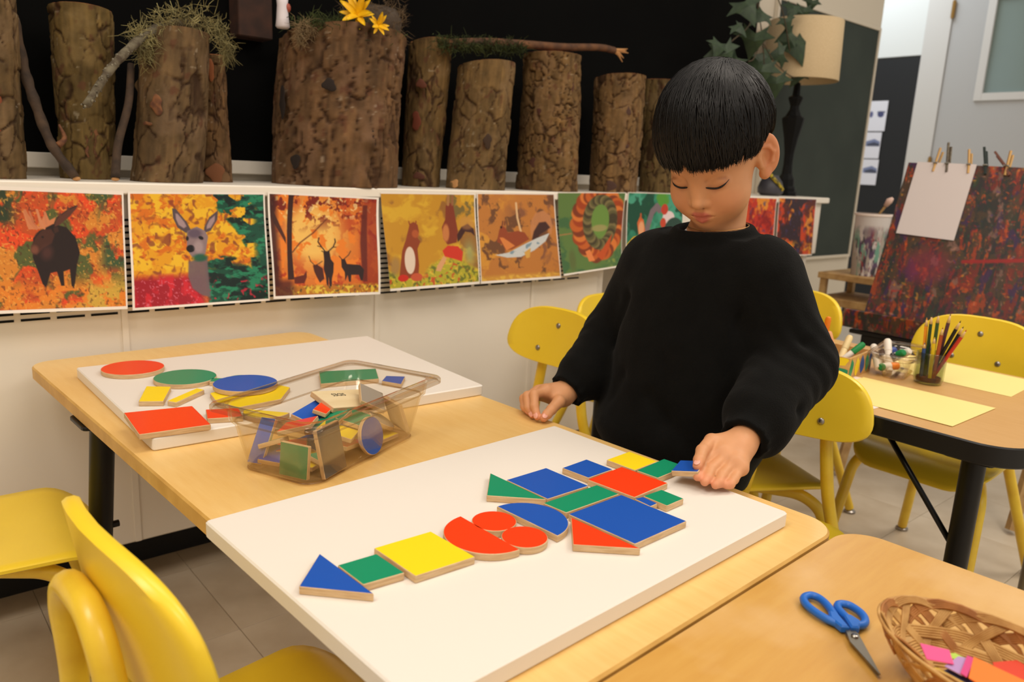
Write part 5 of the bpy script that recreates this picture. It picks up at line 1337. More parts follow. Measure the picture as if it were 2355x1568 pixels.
scrap('pink', (230, 84, 140), [(.6353, .207), (.6459, .1885), (.6308, .1791), (.6196, .1951)], .5945, 3, -3, 'pink paper scrap at the near end of the basket')
scrap('lime', (176, 206, 84), [(.640, .194), (.6535, .1861), (.6532, .1767), (.645, .1781)], .5905, 0, 2, 'lime paper scrap beside the pink one')
scrap('lilac', (176, 140, 190), [(.6482, .1819), (.652, .1759), (.6243, .1702), (.6249, .1834)], .5918, 2, 0, 'lilac paper scrap under the pink one')
scrap('magenta', (206, 68, 128), [(.6534, .1774), (.6536, .1721), (.6222, .1663), (.6237, .1716)], .5932, 0, 0, 'thin magenta paper strip along the orange scrap')
scrap('orange', (250, 124, 42), [(.6546, .1731), (.6495, .125), (.6115, .135), (.6215, .165)], .5948, -3, 0, 'large orange paper scrap in the basket')
scrap('red', (214, 66, 42), [(.6644, .162), (.6872, .1515), (.672, .125), (.6452, .130), (.6563, .1586)], .5920, -4, 6, 'red paper scrap at the basket\'s right side')
scrap('yellow', (240, 214, 90), [(.6085, .1943), (.6263, .1889), (.6241, .1544), (.6044, .1586)], .5880, 2, 8, 'yellow paper scrap along the basket\'s near side')
scrap('blue', (60, 70, 120), [(.625, .185), (.650, .180), (.648, .150), (.620, .152)], .5860, 0, 0, 'blue paper scrap under the lilac one')
# ================================================================== the child
f32 = np.float32
def V3(*a): return np.array(a, f32)
def d_cap(P, a, b, r1, r2=None):
    r2 = r1 if r2 is None else r2
    a, b = np.asarray(a, f32), np.asarray(b, f32); ba = b - a
    pa = P - a; t = np.clip(pa @ ba / f32(ba @ ba + 1e-12), 0, 1)
    return np.sqrt(((pa - t[:, None] * ba) ** 2).sum(1)) - (f32(r1) + f32(r2 - r1) * t)
def d_chain(P, pts, rs, k=.004):
    d = None
    for i in range(len(pts) - 1):
        e = d_cap(P, pts[i], pts[i + 1], rs[i], rs[i + 1])
        d = e if d is None else smin(d, e, k)
    return d
def d_ell(P, c, r):
    q = P - np.asarray(c, f32); r = np.asarray(r, f32)
    k0 = np.sqrt(((q / r) ** 2).sum(1)); k1 = np.sqrt(((q / (r * r)) ** 2).sum(1)) + 1e-9
    return k0 * (k0 - 1) / k1
def d_sph(P, c, r): return np.sqrt(((P - np.asarray(c, f32)) ** 2).sum(1)) - f32(r)
def smin(a, b, k):
    h = np.clip(.5 + .5 * (b - a) / k, 0, 1); return b + (a - b) * h - k * h * (1 - h)
def ssub(a, b, k): return -smin(-a, b, k)      # a minus b

def sdf_mesh(f, lo, hi, h, newton=2):
    B = 8
    lo = np.array(lo, float); n = (np.ceil((np.array(hi) - lo) / h / B).astype(int)) * B; nb = n // B
    bc = [(lo[i] + (np.arange(nb[i]) * B + (B - 1) / 2) * h).astype(f32) for i in range(3)]
    G = np.stack(np.meshgrid(*bc, indexing='ij'), -1).reshape(-1, 3)
    dc = f(G)
    act = np.abs(dc) < B * h * .90 + .005
    vals = np.repeat(np.repeat(np.repeat(np.where(dc.reshape(nb) < 0, f32(-1), f32(1)), B, 0), B, 1), B, 2)
    ai = np.nonzero(act)[0]; bi = np.stack(np.unravel_index(ai, nb), -1)
    off = np.stack(np.meshgrid(*[np.arange(B)] * 3, indexing='ij'), -1).reshape(-1, 3)
    for s in range(0, len(bi), 1200):
        ids = (bi[s:s + 1200, None, :] * B + off[None]).reshape(-1, 3)
        P = (lo + ids * h).astype(f32)
        vals[ids[:, 0], ids[:, 1], ids[:, 2]] = f(P)
    ins = vals < 0
    cs = np.zeros(n - 1, np.int8)
    for dx in (0, 1):
        for dy in (0, 1):
            for dz in (0, 1): cs += ins[dx:n[0] - 1 + dx, dy:n[1] - 1 + dy, dz:n[2] - 1 + dz]
    ci = np.stack(np.nonzero((cs > 0) & (cs < 8)), -1)
    key = (ci[:, 0] * n[1] + ci[:, 1]) * n[2] + ci[:, 2]
    cor = {(a, b, c): vals[ci[:, 0] + a, ci[:, 1] + b, ci[:, 2] + c] for a in (0, 1) for b in (0, 1) for c in (0, 1)}
    acc = np.zeros((len(ci), 3)); cnt = np.zeros(len(ci))
    for ax in range(3):
        for u in (0, 1):
            for v in (0, 1):
                p = [u, v]; p.insert(ax, 0); q = [u, v]; q.insert(ax, 1)
                a, b = cor[tuple(p)], cor[tuple(q)]
                m = (a < 0) != (b < 0)
                t = np.where(m, a / np.where(m, a - b, 1), 0)
                pos = np.zeros((len(ci), 3)); pos[:] = p; pos[:, ax] = t
                acc += pos * m[:, None]; cnt += m
    vs = lo + (ci + acc / cnt[:, None]) * h
    faces = []
    for ax in range(3):
        o1, o2 = [i for i in range(3) if i != ax]
        sl0 = [slice(1, n[i] - 1) for i in range(3)]; sl1 = list(sl0)
        sl0[ax] = slice(0, n[ax] - 1); sl1[ax] = slice(1, n[ax])
        A, Bm = ins[tuple(sl0)], ins[tuple(sl1)]
        e = np.stack(np.nonzero(A != Bm), -1)
        fl = A[e[:, 0], e[:, 1], e[:, 2]]
        st = np.array([1, 1, 1]); st[ax] = 0; e = e + st
        quad = []
        for du, dv in ((-1, -1), (0, -1), (0, 0), (-1, 0)):
            c = e.copy(); c[:, o1] += du; c[:, o2] += dv
            quad.append((c[:, 0] * n[1] + c[:, 1]) * n[2] + c[:, 2])
        Q = np.searchsorted(key, np.stack(quad, -1))
        flip = fl if ax != 1 else ~fl
        Q = np.where(flip[:, None], Q, Q[:, ::-1]); faces.append(Q)
    for _ in range(newton):
        P = vs.astype(f32); e = f32(h * .5); d0 = f(P)
        g = np.stack([f(P + V3(e, 0, 0)) - f(P - V3(e, 0, 0)), f(P + V3(0, e, 0)) - f(P - V3(0, e, 0)), f(P + V3(0, 0, e)) - f(P - V3(0, 0, e))], -1) / (2 * e)
        gl = (g ** 2).sum(1) + 1e-6
        stp = -(d0 / np.maximum(gl, .3))[:, None] * g
        L = np.linalg.norm(stp, axis=1); stp *= np.minimum(1, .6 * h / (L + 1e-9))[:, None]
        vs = vs + stp
    return vs, np.concatenate(faces)
def np_mesh(name, vs, fs, m, cols=None):
    me = bpy.data.meshes.new(name)
    me.vertices.add(len(vs)); me.vertices.foreach_set('co', np.asarray(vs, f32).ravel())
    me.loops.add(fs.size); me.loops.foreach_set('vertex_index', fs.astype(np.int32).ravel())
    me.polygons.add(len(fs)); me.polygons.foreach_set('loop_start', np.arange(0, fs.size, 4, dtype=np.int32)); me.polygons.foreach_set('loop_total', np.full(len(fs), 4, np.int32))
    me.polygons.foreach_set('use_smooth', np.ones(len(fs), bool))
    me.materials.append(m); me.update(calc_edges=True); me.validate()
    if cols is not None: set_colors(me, cols)
    return me

# head frame from the pose: F towards the face, S to the child's left, U up through the crown
HO = np.array((1.0043, .7206, .9932)); HS = .887
HF, HL, HU = np.array((-.800, -.202, -.565)), np.array((.223, -.974, .032)), np.array((-.557, -.100, .825))
HR = np.stack([HF, HL, HU], 1)
HR, _ = np.linalg.qr(HR); HR = HR * np.sign(np.sum(HR * np.stack([HF, HL, HU], 1), 0))
def to_head(P): return ((P - HO.astype(f32)) @ HR.astype(f32) / f32(HS)).astype(f32)
def from_head(L): return np.asarray(L) * HS @ HR.T + HO

def head_sdf(L):
    M = L.copy(); M[:, 1] = np.abs(M[:, 1])          # symmetric about the middle plane
    d = d_ell(L, (-.014, 0, .036), (.097, .078, .094))
    d = smin(d, d_ell(L, (.020, 0, -.036), (.064, .061, .076)), .030)
    d = smin(d, d_ell(L, (.030, 0, -.076), (.044, .042, .034)), .024)
    d = smin(d, d_sph(L, (.060, 0, -.095), .0155), .022)
    d = smin(d, d_sph(M, (.043, .034, -.050), .0305), .026)
    d = smin(d, d_ell(L, (.060, 0, -.066), (.022, .028, .022)), .016)
    d = ssub(d, d_ell(M, (.090, .031, -.004), (.016, .016, .010)), .012)
    d = smin(d, d_ell(M, (.0635, .0315, -.0085), (.0135, .0175, .0125)), .006)
    d = ssub(d, d_chain(M, [(.0795, .018, -.002), (.0800, .031, .0035), (.068, .046, -.001)], [.0012, .0013, .001]), .003)
    d = smin(d, d_cap(L, (.076, 0, -.002), (.088, 0, -.036), .0070, .0085), .014)
    d = smin(d, d_sph(L, (.0895, 0, -.0395), .0088), .006)
    d = smin(d, d_sph(M, (.0805, .0112, -.0425), .0072), .006)
    d = ssub(d, d_sph(M, (.0860, .0060, -.0487), .0026), .0025)
    d = smin(d, d_chain(M, [(.0850, .0, -.0620), (.0845, .007, -.0607), (.0735, .0265, -.0655)], [.0050, .0052, .0026]), .005)
    d = smin(d, d_chain(M, [(.0840, .0, -.0735), (.0740, .0225, -.0692)], [.0066, .0036]), .005)
    d = ssub(d, d_chain(M, [(.0900, .0, -.0673), (.0875, .009, -.0667), (.0755, .0285, -.0677)], [.0013, .0013, .0010]), .0022)
    # ears, flaring out towards the back
    Q = M - V3(-.0190, .0835, -.012); ca_, sa_ = f32(math.cos(.66)), f32(math.sin(.66))
    E = np.stack([-Q[:, 0] * ca_ + Q[:, 1] * sa_, Q[:, 0] * sa_ + Q[:, 1] * ca_, Q[:, 2]], 1)   # back-out, outward normal, up
    ear = d_ell(E, (0, 0, 0), (.0225, .0080, .0375))
    ear = ssub(ear, d_ell(E, (-.0015, .0095, .001), (.0165, .0085, .0290)), .004)
    ear = smin(ear, d_chain(E, [(-.008, .003, -.022), (.004, .0038, -.014), (.009, .0042, .002), (.002, .0040, .014), (-.008, .003, .018)], [.0024, .0026, .0026, .0024, .002]), .004)
    ear = ssub(ear, d_ell(E, (-.006, .006, -.004), (.006, .007, .010)), .003)
    ear = smin(ear, d_sph(E, (-.010, .000, -.034), .0085), .008)
    ear = smin(ear, d_cap(E, (-.017, .002, -.004), (-.016, .002, -.014), .0042), .004)
    d = smin(d, ear, .007)
    return d

NB = np.array((1.050, .735, .852))                    # base of the neck
SHL, SHR = np.array((1.045, .638, .822)), np.array((1.045, .848, .812))
ELL, ELR = np.array((1.058, .588, .690)), np.array((1.035, .906, .668))
WRL, WRR = np.array((.8846, .5437, .6152)), np.array((.9010, .9015, .5890))
# finger chains: kid's left hand pinches a tile, right hand rests curled on the table
HANDL = dict(
    palm=[((.884, .547, .617), (.850, .545, .613), .0170, .0145), ((.886, .541, .613), (.848, .522, .606), .0165, .0130), ((.884, .534, .607), (.852, .510, .599), .0140, .0110)],
    fing=[([(.850, .549, .613), (.815, .551, .605), (.793, .542, .599), (.7755, .5325, .5955)], [.0095, .0082, .0074, .0062]),
          ([(.846, .536, .609), (.808, .533, .600), (.788, .524, .594), (.777, .5205, .5915)], [.0095, .0082, .0074, .0062]),
          ([(.847, .523, .604), (.812, .516, .595), (.795, .509, .590), (.787, .509, .5885)], [.0092, .0078, .0070, .0060]),
          ([(.851, .512, .599), (.823, .503, .591), (.809, .499, .588), (.803, .501, .5870)], [.0082, .0070, .0064, .0056])],
    thumb=([(.889, .556, .620), (.854, .568, .624), (.815, .556, .620), (.795, .546, .6130), (.7825, .5395, .6085)], [.0130, .0110, .0092, .0082, .0068]))
HANDR = dict(
    palm=[((.900, .902, .594), (.874, .912, .602), .0165, .0150), ((.900, .912, .593), (.870, .930, .597), .0165, .0135), ((.902, .918, .588), (.872, .944, .588), .0140, .0110)],
    fing=[([(.872, .912, .603), (.840, .910, .602), (.826, .893, .586), (.8215, .8785, .5705)], [.0098, .0088, .0078, .0068]),
          ([(.868, .927, .599), (.838, .927, .595), (.826, .909, .579), (.8245, .8945, .5688)], [.0096, .0086, .0077, .0068]),
          ([(.868, .939, .592), (.842, .941, .586), (.831, .925, .574), (.831, .911, .5682)], [.0092, .0082, .0073, .0064]),
          ([(.872, .948, .586), (.852, .953, .578), (.842, .940, .570), (.841, .928, .5672)], [.0082, .0073, .0066, .0058])],
    thumb=([(.898, .894, .590), (.876, .880, .590), (.850, .872, .581), (.837, .869, .575), (.8260, .8660, .5705)], [.0135, .0115, .0095, .0088, .0072]))
def shrink(H, c, k):
    g = lambda p: tuple(np.array(c) + (np.array(p) - np.array(c)) * k)
    return dict(palm=[(g(a), g(b), r1 * k, r2 * k) for a, b, r1, r2 in H['palm']], fing=[([g(p) for p in pts], [r * k for r in rs]) for pts, rs in H['fing']], thumb=([g(p) for p in H['thumb'][0]], [r * k for r in H['thumb'][1]]))
HANDL = shrink(HANDL, (.778, .536, .5985), .86); HANDR = shrink(HANDR, (.822, .875, .5655), .88)
def hand_sdf(P, H, wrist, kf=.0028):
    d = None
    for a, b, r1, r2 in H['palm']:
        e = d_cap(P, a, b, r1, r2); d = e if d is None else smin(d, e, .010)
    d = smin(d, d_cap(P, wrist, H['palm'][1][0], .0175, .0165), .014)
    fg = None
    for pts, rs in H['fing']:
        e = d_chain(P, pts, rs, .003); fg = e if fg is None else smin(fg, e, kf)
    d = smin(d, fg, .0065)
    pts, rs = H['thumb']
    d = smin(d, d_chain(P, pts[:2], rs[:2]), .012)
    d = smin(d, d_chain(P, pts[1:], rs[1:], .003), .0028)
    return d
def body_sdf(P):
    # trunk, neck and arms under the clothes
    d = d_ell(P, (1.050, .742, .74), (.078, .100, .13))
    d = smin(d, d_cap(P, SHL, SHR, .040), .04)
    d = smin(d, d_chain(P, [SHL, ELL, WRL], [.038, .028, .020], .01), .02)
    d = smin(d, d_chain(P, [SHR, ELR, WRR], [.038, .028, .020], .01), .02)
    nk = from_head((-.032, 0, -.058))
    d = smin(d, d_cap(P, NB, nk, .043, .040), .03)
    for H, w in ((HANDL, WRL), (HANDR, WRR)):
        c = np.array(H['palm'][1][1], f32); m = ((P - c) ** 2).sum(1) < .13 ** 2
        if m.any(): d[m] = smin(d[m], hand_sdf(P[m], H, w, .0036 if H is HANDL else .0022), .008)
    m = ((P - HO.astype(f32)) ** 2).sum(1) < .20 ** 2
    if m.any(): d[m] = smin(d[m], head_sdf(to_head(P[m])) * f32(HS), .016)
    return d
vs, fs = sdf_mesh(body_sdf, (.76, .485, .555), (1.15, .985, 1.12), .0018)
# own skin colours: lips, ears, cheeks, knuckles, nails; painted shade at eyes and nostrils
L = to_head(vs.astype(f32)); hd = ((vs - HO) ** 2).sum(1) < .16 ** 2
base = np.array((208, 150, 106)) / 255.
col = np.tile(base, (len(vs), 1)) * (1 + .05 * (fbm(vs[:, 0] / .012, vs[:, 1] / .012, vs[:, 2] / .012, seed=5, oct=3) - .5))[:, None]
def tint(mask, rgb):
    global col
    mk = np.clip(mask, 0, 1)[:, None]; col = col * (1 - mk) + np.array(rgb) / 255. * mk
aS = np.abs(L[:, 1])
lipu = d_chain(np.stack([L[:, 0], aS, L[:, 2]], 1).astype(f32), [(.0865, .0, -.0627), (.0857, .007, -.0617), (.0750, .0265, -.0663)], [.0050, .0048, .0020])
lipl = d_chain(np.stack([L[:, 0], aS, L[:, 2]], 1).astype(f32), [(.0852, .0, -.0731), (.0750, .0225, -.0690)], [.0062, .0032])
tint(hd * np.clip(1 - np.minimum(lipu, lipl) / .0016, 0, 1) * .85, (186, 96, 84))
tint(hd * np.clip(1 - d_ell(np.stack([L[:, 0], aS, L[:, 2]], 1).astype(f32), (.06, .036, -.046), (.03, .022, .018)) / .012, 0, 1) * .16, (206, 122, 92))
tint(hd * np.clip((aS - .078) / .006, 0, 1) * .40, (214, 128, 90))
tint(hd * np.clip(1 - d_sph(np.stack([L[:, 0], aS, L[:, 2]], 1).astype(f32), (.086, .006, -.0480), .0028) / .0014, 0, 1) * .7, (110, 60, 44))  # nostril shade painted into the skin colour
eyl = d_chain(np.stack([L[:, 0], aS, L[:, 2]], 1).astype(f32), [(.077, .016, -.013), (.078, .029, -.017), (.068, .050, -.007)], [.001, .001, .001])
tint(hd * np.exp(-(np.maximum(eyl, 0) / .0045) ** 2) * .30, (150, 92, 70))  # soft shading painted around the lash line
crs = d_chain(np.stack([L[:, 0], aS, L[:, 2]], 1).astype(f32), [(.0795, .018, -.002), (.0800, .031, .0035), (.068, .046, -.001)], [.0005, .0005, .0005])
tint(hd * np.exp(-(np.maximum(crs, 0) / .0022) ** 2) * .35, (140, 86, 62))  # eyelid crease shade put into the colour
for H in (HANDL, HANDR):
    for pts, rs in H['fing'] + [H['thumb']]:
        dt = np.sqrt(((vs - np.array(pts[-1])) ** 2).sum(1)); tint(np.clip(1 - dt / .014, 0, 1) * .45, (226, 132, 106))
M_skin = mat('skin', (222, 168, 126), .48, spec=.35, attr='Col', sss=.12)
kid = thing('person', 'child in a black sweater standing at the table, looking down and placing a tile', 'person', (1.0, .735, 0))
def kpart(name, data, par=None):
    o = link(name, data, par or kid)
    if par is None: o.matrix_parent_inverse = Matrix.Translation(kid.location).inverted()
    return o
body = kpart('body', np_mesh('body', vs, fs, M_skin, col))

# face details that sit on the skin
def on_face(F, S, U, lift=.0004):
    """Slides a head-frame point along F until it meets the skin."""
    lo_, hi_ = F - .03, F + .03
    for _ in range(26):
        m_ = (lo_ + hi_) / 2
        if head_sdf(np.array([[m_, S, U]], f32))[0] < 0: lo_ = m_
        else: hi_ = m_
    return from_head((lo_ + lift, S, U))
M_lash = mat('dark_lash', (30, 20, 18), .6); M_brow = mat('eyebrow', (52, 38, 30), .8); M_nail = mat('finger_nail', (232, 168, 148), .3)
for s in (1, -1):
    pts = [on_face(.072, s * S_, U_) for S_, U_ in ((.0160, -.0120), (.022, -.0146), (.029, -.0158), (.036, -.0150), (.043, -.0118), (.0500, -.0066))]
    o = MB().tube(spline([tuple(p) for p in pts], 24), 1.65 * np.array([.0004, .0007, .0009, .0010, .0010, .0011, .0011, .0011, .0011, .0011, .0011, .0011, .0011, .0011, .0011, .0011, .0011, .0011, .0010, .0010, .0009, .0008, .0006, .0003]) * .85, 6).build('eyelashes', M_lash, None, True)
    o.parent = kid; o.matrix_parent_inverse = Matrix.Translation(kid.location).inverted()
def nail(p, d, upv, r):
    p, d, upv = Vector(p), Vector(d).normalized(), Vector(upv).normalized()
    n_ = (upv - d * upv.dot(d)).normalized(); s_ = d.cross(n_)
    mb = MB().ball((0, 0, 0), (r * 1.05, r * .78, r * .20), 12)
    o = mb.build('nail', M_nail, None, True)
    o.matrix_world = Matrix(((d.x, s_.x, n_.x, p.x), (d.y, s_.y, n_.y, p.y), (d.z, s_.z, n_.z, p.z), (0, 0, 0, 1)))
    mw = o.matrix_world.copy(); o.parent = kid; o.matrix_parent_inverse = Matrix.Translation(kid.location).inverted(); o.matrix_basis = mw
def chain_nail(pts, rs, upv):
    d = np.array(pts[-1]) - np.array(pts[-2]); u_ = np.array(upv, float); dn = d / np.linalg.norm(d); u_ = u_ - dn * (u_ @ dn); u_ /= np.linalg.norm(u_)
    nail(np.array(pts[-1]) - dn * .001 + u_ * rs[-1] * .86, d, u_, rs[-1] * .95)
chain_nail(*HANDL['thumb'], (-.2, .1, 1)); chain_nail(*HANDR['thumb'], (-.55, -.6, .6))
for k in range(3): chain_nail(*HANDR['fing'][k], (-1, -.1, .5))

# ------------------------------------------------------------------ sweater
def fold(P, a, b, w, amp):
    return f32(amp) * np.exp(-(np.maximum(d_cap(P, a, b, 0), 0) / f32(w)) ** 2)
CUL, CUR = WRL + (ELL - WRL) * .16, WRR + (ELR - WRR) * .12
def sweater_sdf(P):
    z = P[:, 2]
    d = d_ell(P, (1.040, .752, .575), (.118, .142, .125))
    d = smin(d, d_ell(P, (1.042, .750, .690), (.112, .138, .150)), .05)
    d = smin(d, d_ell(P, (1.050, .744, .800), (.096, .138, .090)), .05)
    d = smin(d, d_cap(P, NB + (0.0, 0, -.026), SHL + (.0, .018, -.012), .050, .058), .03)
    d = smin(d, d_cap(P, NB + (0.0, 0, -.026), SHR + (.0, -.018, -.012), .050, .058), .03)
    # drooping blouson over the hem, flat below
    d = smin(d, d_ell(P, (1.025, .760, .545), (.116, .146, .065)), .03)
    d = np.maximum(d, f32(.492) - z)
    band = np.maximum(d_ell(P, (1.035, .757, .53), (.108, .134, .16)), np.abs(z - .497) - .022)
    d = smin(d, band, .012)
    # sleeves, full above the cuff
    sl = d_chain(P, [SHL + (0, .004, -.008), ELL + (.004, -.004, .004), WRL + (ELL - WRL) * .33], [.063, .057, .049], .03)
    sl = smin(sl, d_cap(P, ELL + (-.01, .0, -.012), CUL + (.022, .002, -.006), .047, .038), .02)
    sr = d_chain(P, [SHR + (0, -.004, -.008), ELR + (.004, .004, .004), WRR + (ELR - WRR) * .36], [.062, .056, .046], .03)
    wr = np.sin(P[:, 0] * 190 + P[:, 2] * 120 + 2 * np.sin(P[:, 1] * 60))
    for k, (s_, c_) in enumerate(((sl, ELL), (sr, ELR))):
        m = np.exp(-((P - np.asarray(c_, f32)) ** 2).sum(1) / f32(.075 ** 2))
        s_ += .0022 * wr * m
    d = smin(d, sl, .018); d = smin(d, sr, .018)
    # creases
    d = d + fold(P, (.99, .66, .70), (1.0, .63, .80), .014, .009) + fold(P, (.965, .83, .76), (.99, .862, .66), .014, .009)
    d = d + fold(P, (.95, .66, .55), (.93, .74, .62), .016, .006) + fold(P, (.96, .84, .54), (.945, .80, .64), .016, .006) + fold(P, (.93, .70, .53), (.935, .72, .68), .014, .004)
    d = d + fold(P, (1.01, .60, .715), (1.03, .545, .735), .011, .007) + fold(P, (.985, .60, .665), (1.01, .535, .672), .010, .007) + fold(P, (.945, .575, .640), (.97, .515, .655), .010, .006)
    d = d + fold(P, (1.0, .90, .70), (1.03, .955, .665), .010, .006) + fold(P, (.965, .875, .63), (.985, .93, .625), .009, .006)
    d = d + f32(.004) * (fbm(P[:, 0] / .05, P[:, 1] / .05, P[:, 2] / .07, seed=3, oct=3) - .5).astype(f32)
    # cuffs: ribbed tube ends, open at the wrist
    for W_, E_ in ((WRL, ELL), (WRR, ELR)):
        ax_ = (E_ - W_) / np.linalg.norm(E_ - W_)
        a0, a1 = W_ + ax_ * .008, W_ + ax_ * .050
        t = (P - a0.astype(f32)) @ ax_.astype(f32)
        tube = np.maximum(d_cap(P, a0 - ax_ * .02, a1 + ax_ * .03, .0285, .034), -t)
        r1_ = np.cross(ax_, (0, 0, 1.0)); r1_ /= np.linalg.norm(r1_); r2_ = np.cross(ax_, r1_)
        an_ = np.arctan2((P - a0.astype(f32)) @ r2_.astype(f32), (P - a0.astype(f32)) @ r1_.astype(f32))
        tube = tube + f32(.0022) * np.sin(an_ * 9 + 2 * np.sin(an_ * 2)) * np.exp(-(t / f32(.016)) ** 2)
        tube = smin(tube, d_cap(P, a0 + ax_ * .006, a0 + ax_ * .007, .0300), .008)
        d = smin(d, np.maximum(tube, -t), .010)
        d = ssub(d, np.maximum(d_cap(P, a0 - ax_ * .05, a0 + ax_ * .03, .0225), t - .03), .003)
        d = np.maximum(d, -(np.maximum(np.sqrt(((P - (W_ - ax_ * .03).astype(f32)) ** 2).sum(1)) - .036, t)))
    # collar roll and neck opening
    nk = from_head((-.032, 0, -.058)); an = (nk - NB) / np.linalg.norm(nk - NB)
    NC = NB + an * .018 + np.array((-.008, 0, 0))
    q = P - NC.astype(f32); nv = np.array((-.13, .0, .99)); nv /= np.linalg.norm(nv)
    hgt = q @ nv.astype(f32); rad = np.sqrt(np.maximum(((q - hgt[:, None] * nv.astype(f32)) ** 2).sum(1), 1e-9))
    tor = np.sqrt((rad - .0575) ** 2 + (hgt * .62) ** 2) - .0095
    d = np.maximum(d, np.where(rad < .09, hgt - .004, d))
    d = smin(d, tor, .006)
    d = ssub(d, np.maximum(rad - .050, -(hgt + .03)), .004)
    return d
vs, fs = sdf_mesh(sweater_sdf, (.86, .47, .455), (1.19, 1.01, .93), .0034, 1)
M_knit = mat('black_knit', (12, 12, 11), .95, spec=.12, bump=(420, .35), sheen=.03, vary=((15, 15, 14), 30, 4))
kpart('sweater', np_mesh('sweater', vs, fs, M_knit))
# white undershirt collar and thin chain at the side of the neck
nk = from_head((-.032, 0, -.058)); an = (nk - NB) / np.linalg.norm(nk - NB)
nv = np.array((-.13, .0, .99)); nv /= np.linalg.norm(nv); e1 = np.cross(nv, (0, 1, 0)); e1 /= np.linalg.norm(e1); e2 = np.cross(nv, e1)
NC = NB + an * .018 + np.array((-.008, 0, 0))
def ring(r, h, n=60): return [tuple(NC + np.array((.003, -.0075, .001)) + nv * h + e1 * r * math.cos(a) + e2 * r * math.sin(a)) for a in np.linspace(0, 2 * math.pi, n)]
o = MB().tube(ring(.0500, .0035), .0042, 8, flat=(.7, 1.6)).build('undershirt_collar', mat('white_cotton', (232, 228, 230), .8), None, True); o.parent = kid; o.matrix_parent_inverse = Matrix.Translation(kid.location).inverted()
o = MB().tube(ring(.0462, .015, 120), .0007, 5).build('neck_chain', mat('gold_chain', (212, 160, 96), .3, metal=.8), None, True); o.parent = kid; o.matrix_parent_inverse = Matrix.Translation(kid.location).inverted()
# trousers and shoes
def trouser_sdf(P):
    d = d_ell(P, (1.035, .757, .48), (.092, .118, .075))
    for y0, y1 in ((.705, .695), (.812, .822)):
        d = smin(d, d_chain(P, [(1.005, y0, .44), (.948, (y0 + y1) / 2, .25), (.943, y1, .065)], [.064, .050, .043], .02), .03)
    d = np.maximum(d, f32(.045) - P[:, 2])
    return d + f32(.004) * (fbm(P[:, 0] / .04, P[:, 1] / .04, P[:, 2] / .05, seed=9, oct=2) - .5).astype(f32)
vs, fs = sdf_mesh(trouser_sdf, (.86, .60, .02), (1.16, .92, .56), .007, 1)
kpart('trousers', np_mesh('trousers', vs, fs, mat('black_cotton', (14, 14, 15), .9, spec=.2)))
for y in (.693, .824):
    def shoe_sdf(P):
        d = d_cap(P, (.855, y, .030), (.960, y, .036), .030, .034)
        d = smin(d, d_cap(P, (.945, y, .05), (.948, y, .07), .034), .02)
        return np.maximum(d, f32(.001) - P[:, 2])
    vs, fs = sdf_mesh(shoe_sdf, (.81, y - .06, -.01), (1.03, y + .06, .12), .006, 1)
    kpart('shoe', np_mesh('shoe', vs, fs, mat('dark_canvas_shoe', (30, 30, 34), .8)))

# ------------------------------------------------------------------ hair
M_hair = mat('black_hair', (8, 6, 5), .42, spec=.32)
HC0 = np.array((-.016, 0, .038)); HRd = np.array((.113, .094, .108))
pole = np.array((-.42, .20, .88)); pole /= np.linalg.norm(pole)
he1 = np.array((1.0, 0, 0)) - pole * pole[0]; he1 /= np.linalg.norm(he1); he2 = np.cross(pole, he1)
def hair_pt(th, ph, k=1.0):
    dd = math.cos(ph) * pole + math.sin(ph) * (math.cos(th) * he1 + math.sin(th) * he2)
    a_ = abs(math.atan2(dd[1], dd[0]))
    k = k - .13 * min(1, max(0, (a_ - 1.0) / .5)) * max(0, (ph - 1.15)) ** 1.0
    dd = math.cos(ph) * pole + math.sin(ph) * (math.cos(th) * he1 + math.sin(th) * he2)
    return HC0 + HRd * dd * k
HLINE = [(0, -.085), (.35, -.10), (.62, -.125), (.85, -.14), (1.05, -.165), (1.22, -.24), (1.36, -.26), (1.48, -.14), (1.75, -.17), (2.0, -.40), (2.3, -.68), (math.pi, -.84)]
_HX, _HZ = np.array([a for a, b in HLINE]), np.array([b for a, b in HLINE])
_PH = np.linspace(.4, 2.8, 240)
def hair_end(th):
    """Polar angle at which a lock leaving the whorl at bearing th reaches the cut line."""
    D = np.cos(_PH)[:, None] * pole + np.sin(_PH)[:, None] * (math.cos(th) * he1 + math.sin(th) * he2)
    az = np.arctan2(D[:, 1], D[:, 0])
    ze = np.interp(np.abs(az), _HX, _HZ) + .15 * np.exp(-((az + .05) / .05) ** 2)
    k = np.nonzero(D[:, 2] < ze)[0]
    return float(_PH[k[0]]) if len(k) else 2.2
hb = MB()
NT, NP = 72, 26
for side, kk in ((0, .985), (1, .90)):
    b0 = len(hb.v)
    for i in range(NP):
        for j in range(NT):
            th = 2 * math.pi * j / NT; ph = .02 + (hair_end(th) - .07 - .02) * i / (NP - 1)
            hb.v.append(tuple(from_head(hair_pt(th, ph, kk))))
    for i in range(NP - 1):
        for j in range(NT):
            j2 = (j + 1) % NT; f = (b0 + i * NT + j, b0 + i * NT + j2, b0 + (i + 1) * NT + j2, b0 + (i + 1) * NT + j)
            hb.f.append(f if side == 0 else f[::-1]); hb.m.append(0)
    hb.f.append(tuple(b0 + j for j in (reversed(range(NT)) if side == 0 else range(NT)))); hb.m.append(0)
n0 = NP * NT
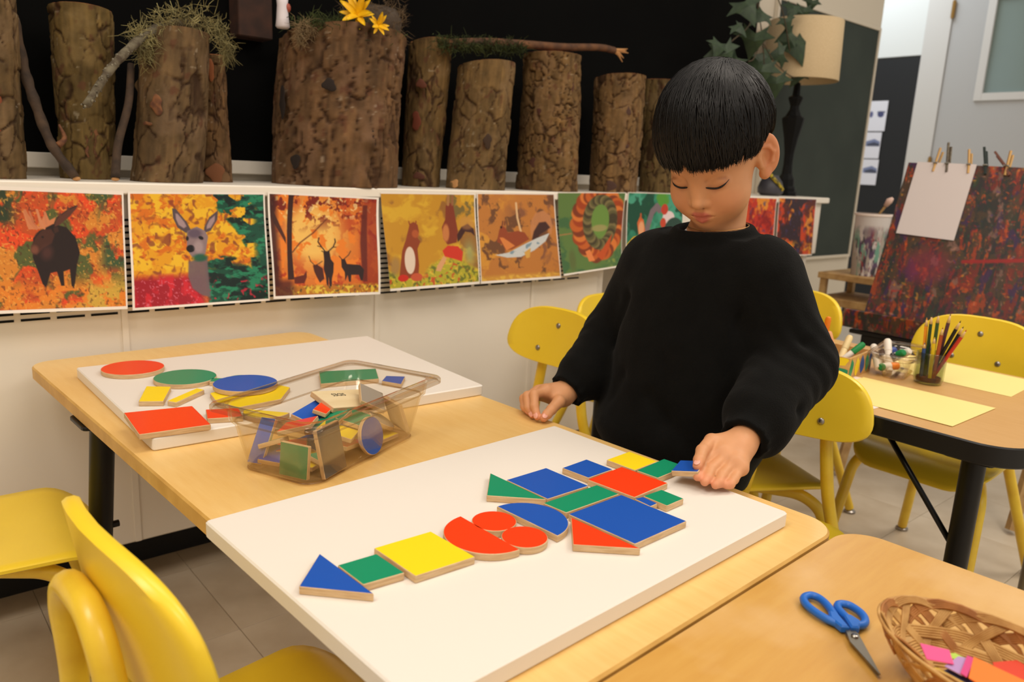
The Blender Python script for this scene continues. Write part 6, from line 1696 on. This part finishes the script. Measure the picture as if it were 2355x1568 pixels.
for j in range(NT):
    j2 = (j + 1) % NT; a = (NP - 1) * NT
    hb.f.append((a + j, a + j2, n0 + a + j2, n0 + a + j)); hb.m.append(0)
rh = np.random.default_rng(21)
NCL = 150; clump = np.sort(rh.random(NCL) * 2 * math.pi); ctip = rh.normal(0, .022, NCL)
for i in range(6500):
    th0 = rh.random() * 2 * math.pi
    c = int(np.argmin(np.abs((clump - th0 + math.pi) % (2 * math.pi) - math.pi)))
    dth = (clump[c] - th0 + math.pi) % (2 * math.pi) - math.pi
    swirl = rh.normal(.30, .10)
    end = hair_end(th0) + ctip[c] * .8 + rh.normal(0, .03)
    start = rh.choice([rh.uniform(.02, .35), rh.uniform(.2, end * .6)], p=[.6, .4])
    lay = rh.uniform(.975, 1.035); n = 10; pts = []
    for k in range(n):
        u = k / (n - 1); ph = start + (end - start) * u
        th = th0 + dth * .35 * u ** 2 + .10 * math.sin(c * 2.3) * u * (1 - u) - swirl * (1 - u) * 1.2 + .02 * math.sin(5 * u + i)
        kk = lay + .020 * math.sin(math.pi * min(1, ph / 1.7)) * (.75 + .25 * math.sin(c * 1.7)) - .035 * max(0, u - .75) / .25 * (1.0 if abs((th0 + math.pi) % (2 * math.pi) - math.pi) > 1.5 else .45)
        pts.append(from_head(hair_pt(th, ph, kk)))
    r = rh.uniform(.0007, .0013)
    hb.tube(pts, [r * .7] + [r] * 5 + [r * .9, r * .75, r * .5, r * .12], 4, False, flat=(1.4, .7))
kpart('hair', hb.mesh('hair', M_hair, True))

# the tile held between thumb and fingers
ht = MB().prism(soft_poly(sq(.0345), .001, 2), -.0036, .0036, .0006, 1, 0).build('wooden_tile', [PAINT['blue'], M_ply])
hx = Vector((.30, -.93, .21)).normalized(); hz = Vector((-.16, .16, .97)); hz = (hz - hx * hz.dot(hx)).normalized(); hy = hz.cross(hx)
hc = Vector((.7845, .5525, .5985))
ht.matrix_world = Matrix(((hx.x, hy.x, hz.x, hc.x), (hx.y, hy.y, hz.y, hc.y), (hx.z, hy.z, hz.z, hc.z), (0, 0, 0, 1)))
tag(ht, 'blue square tile held tilted between the child\'s thumb and fingers', 'tile')
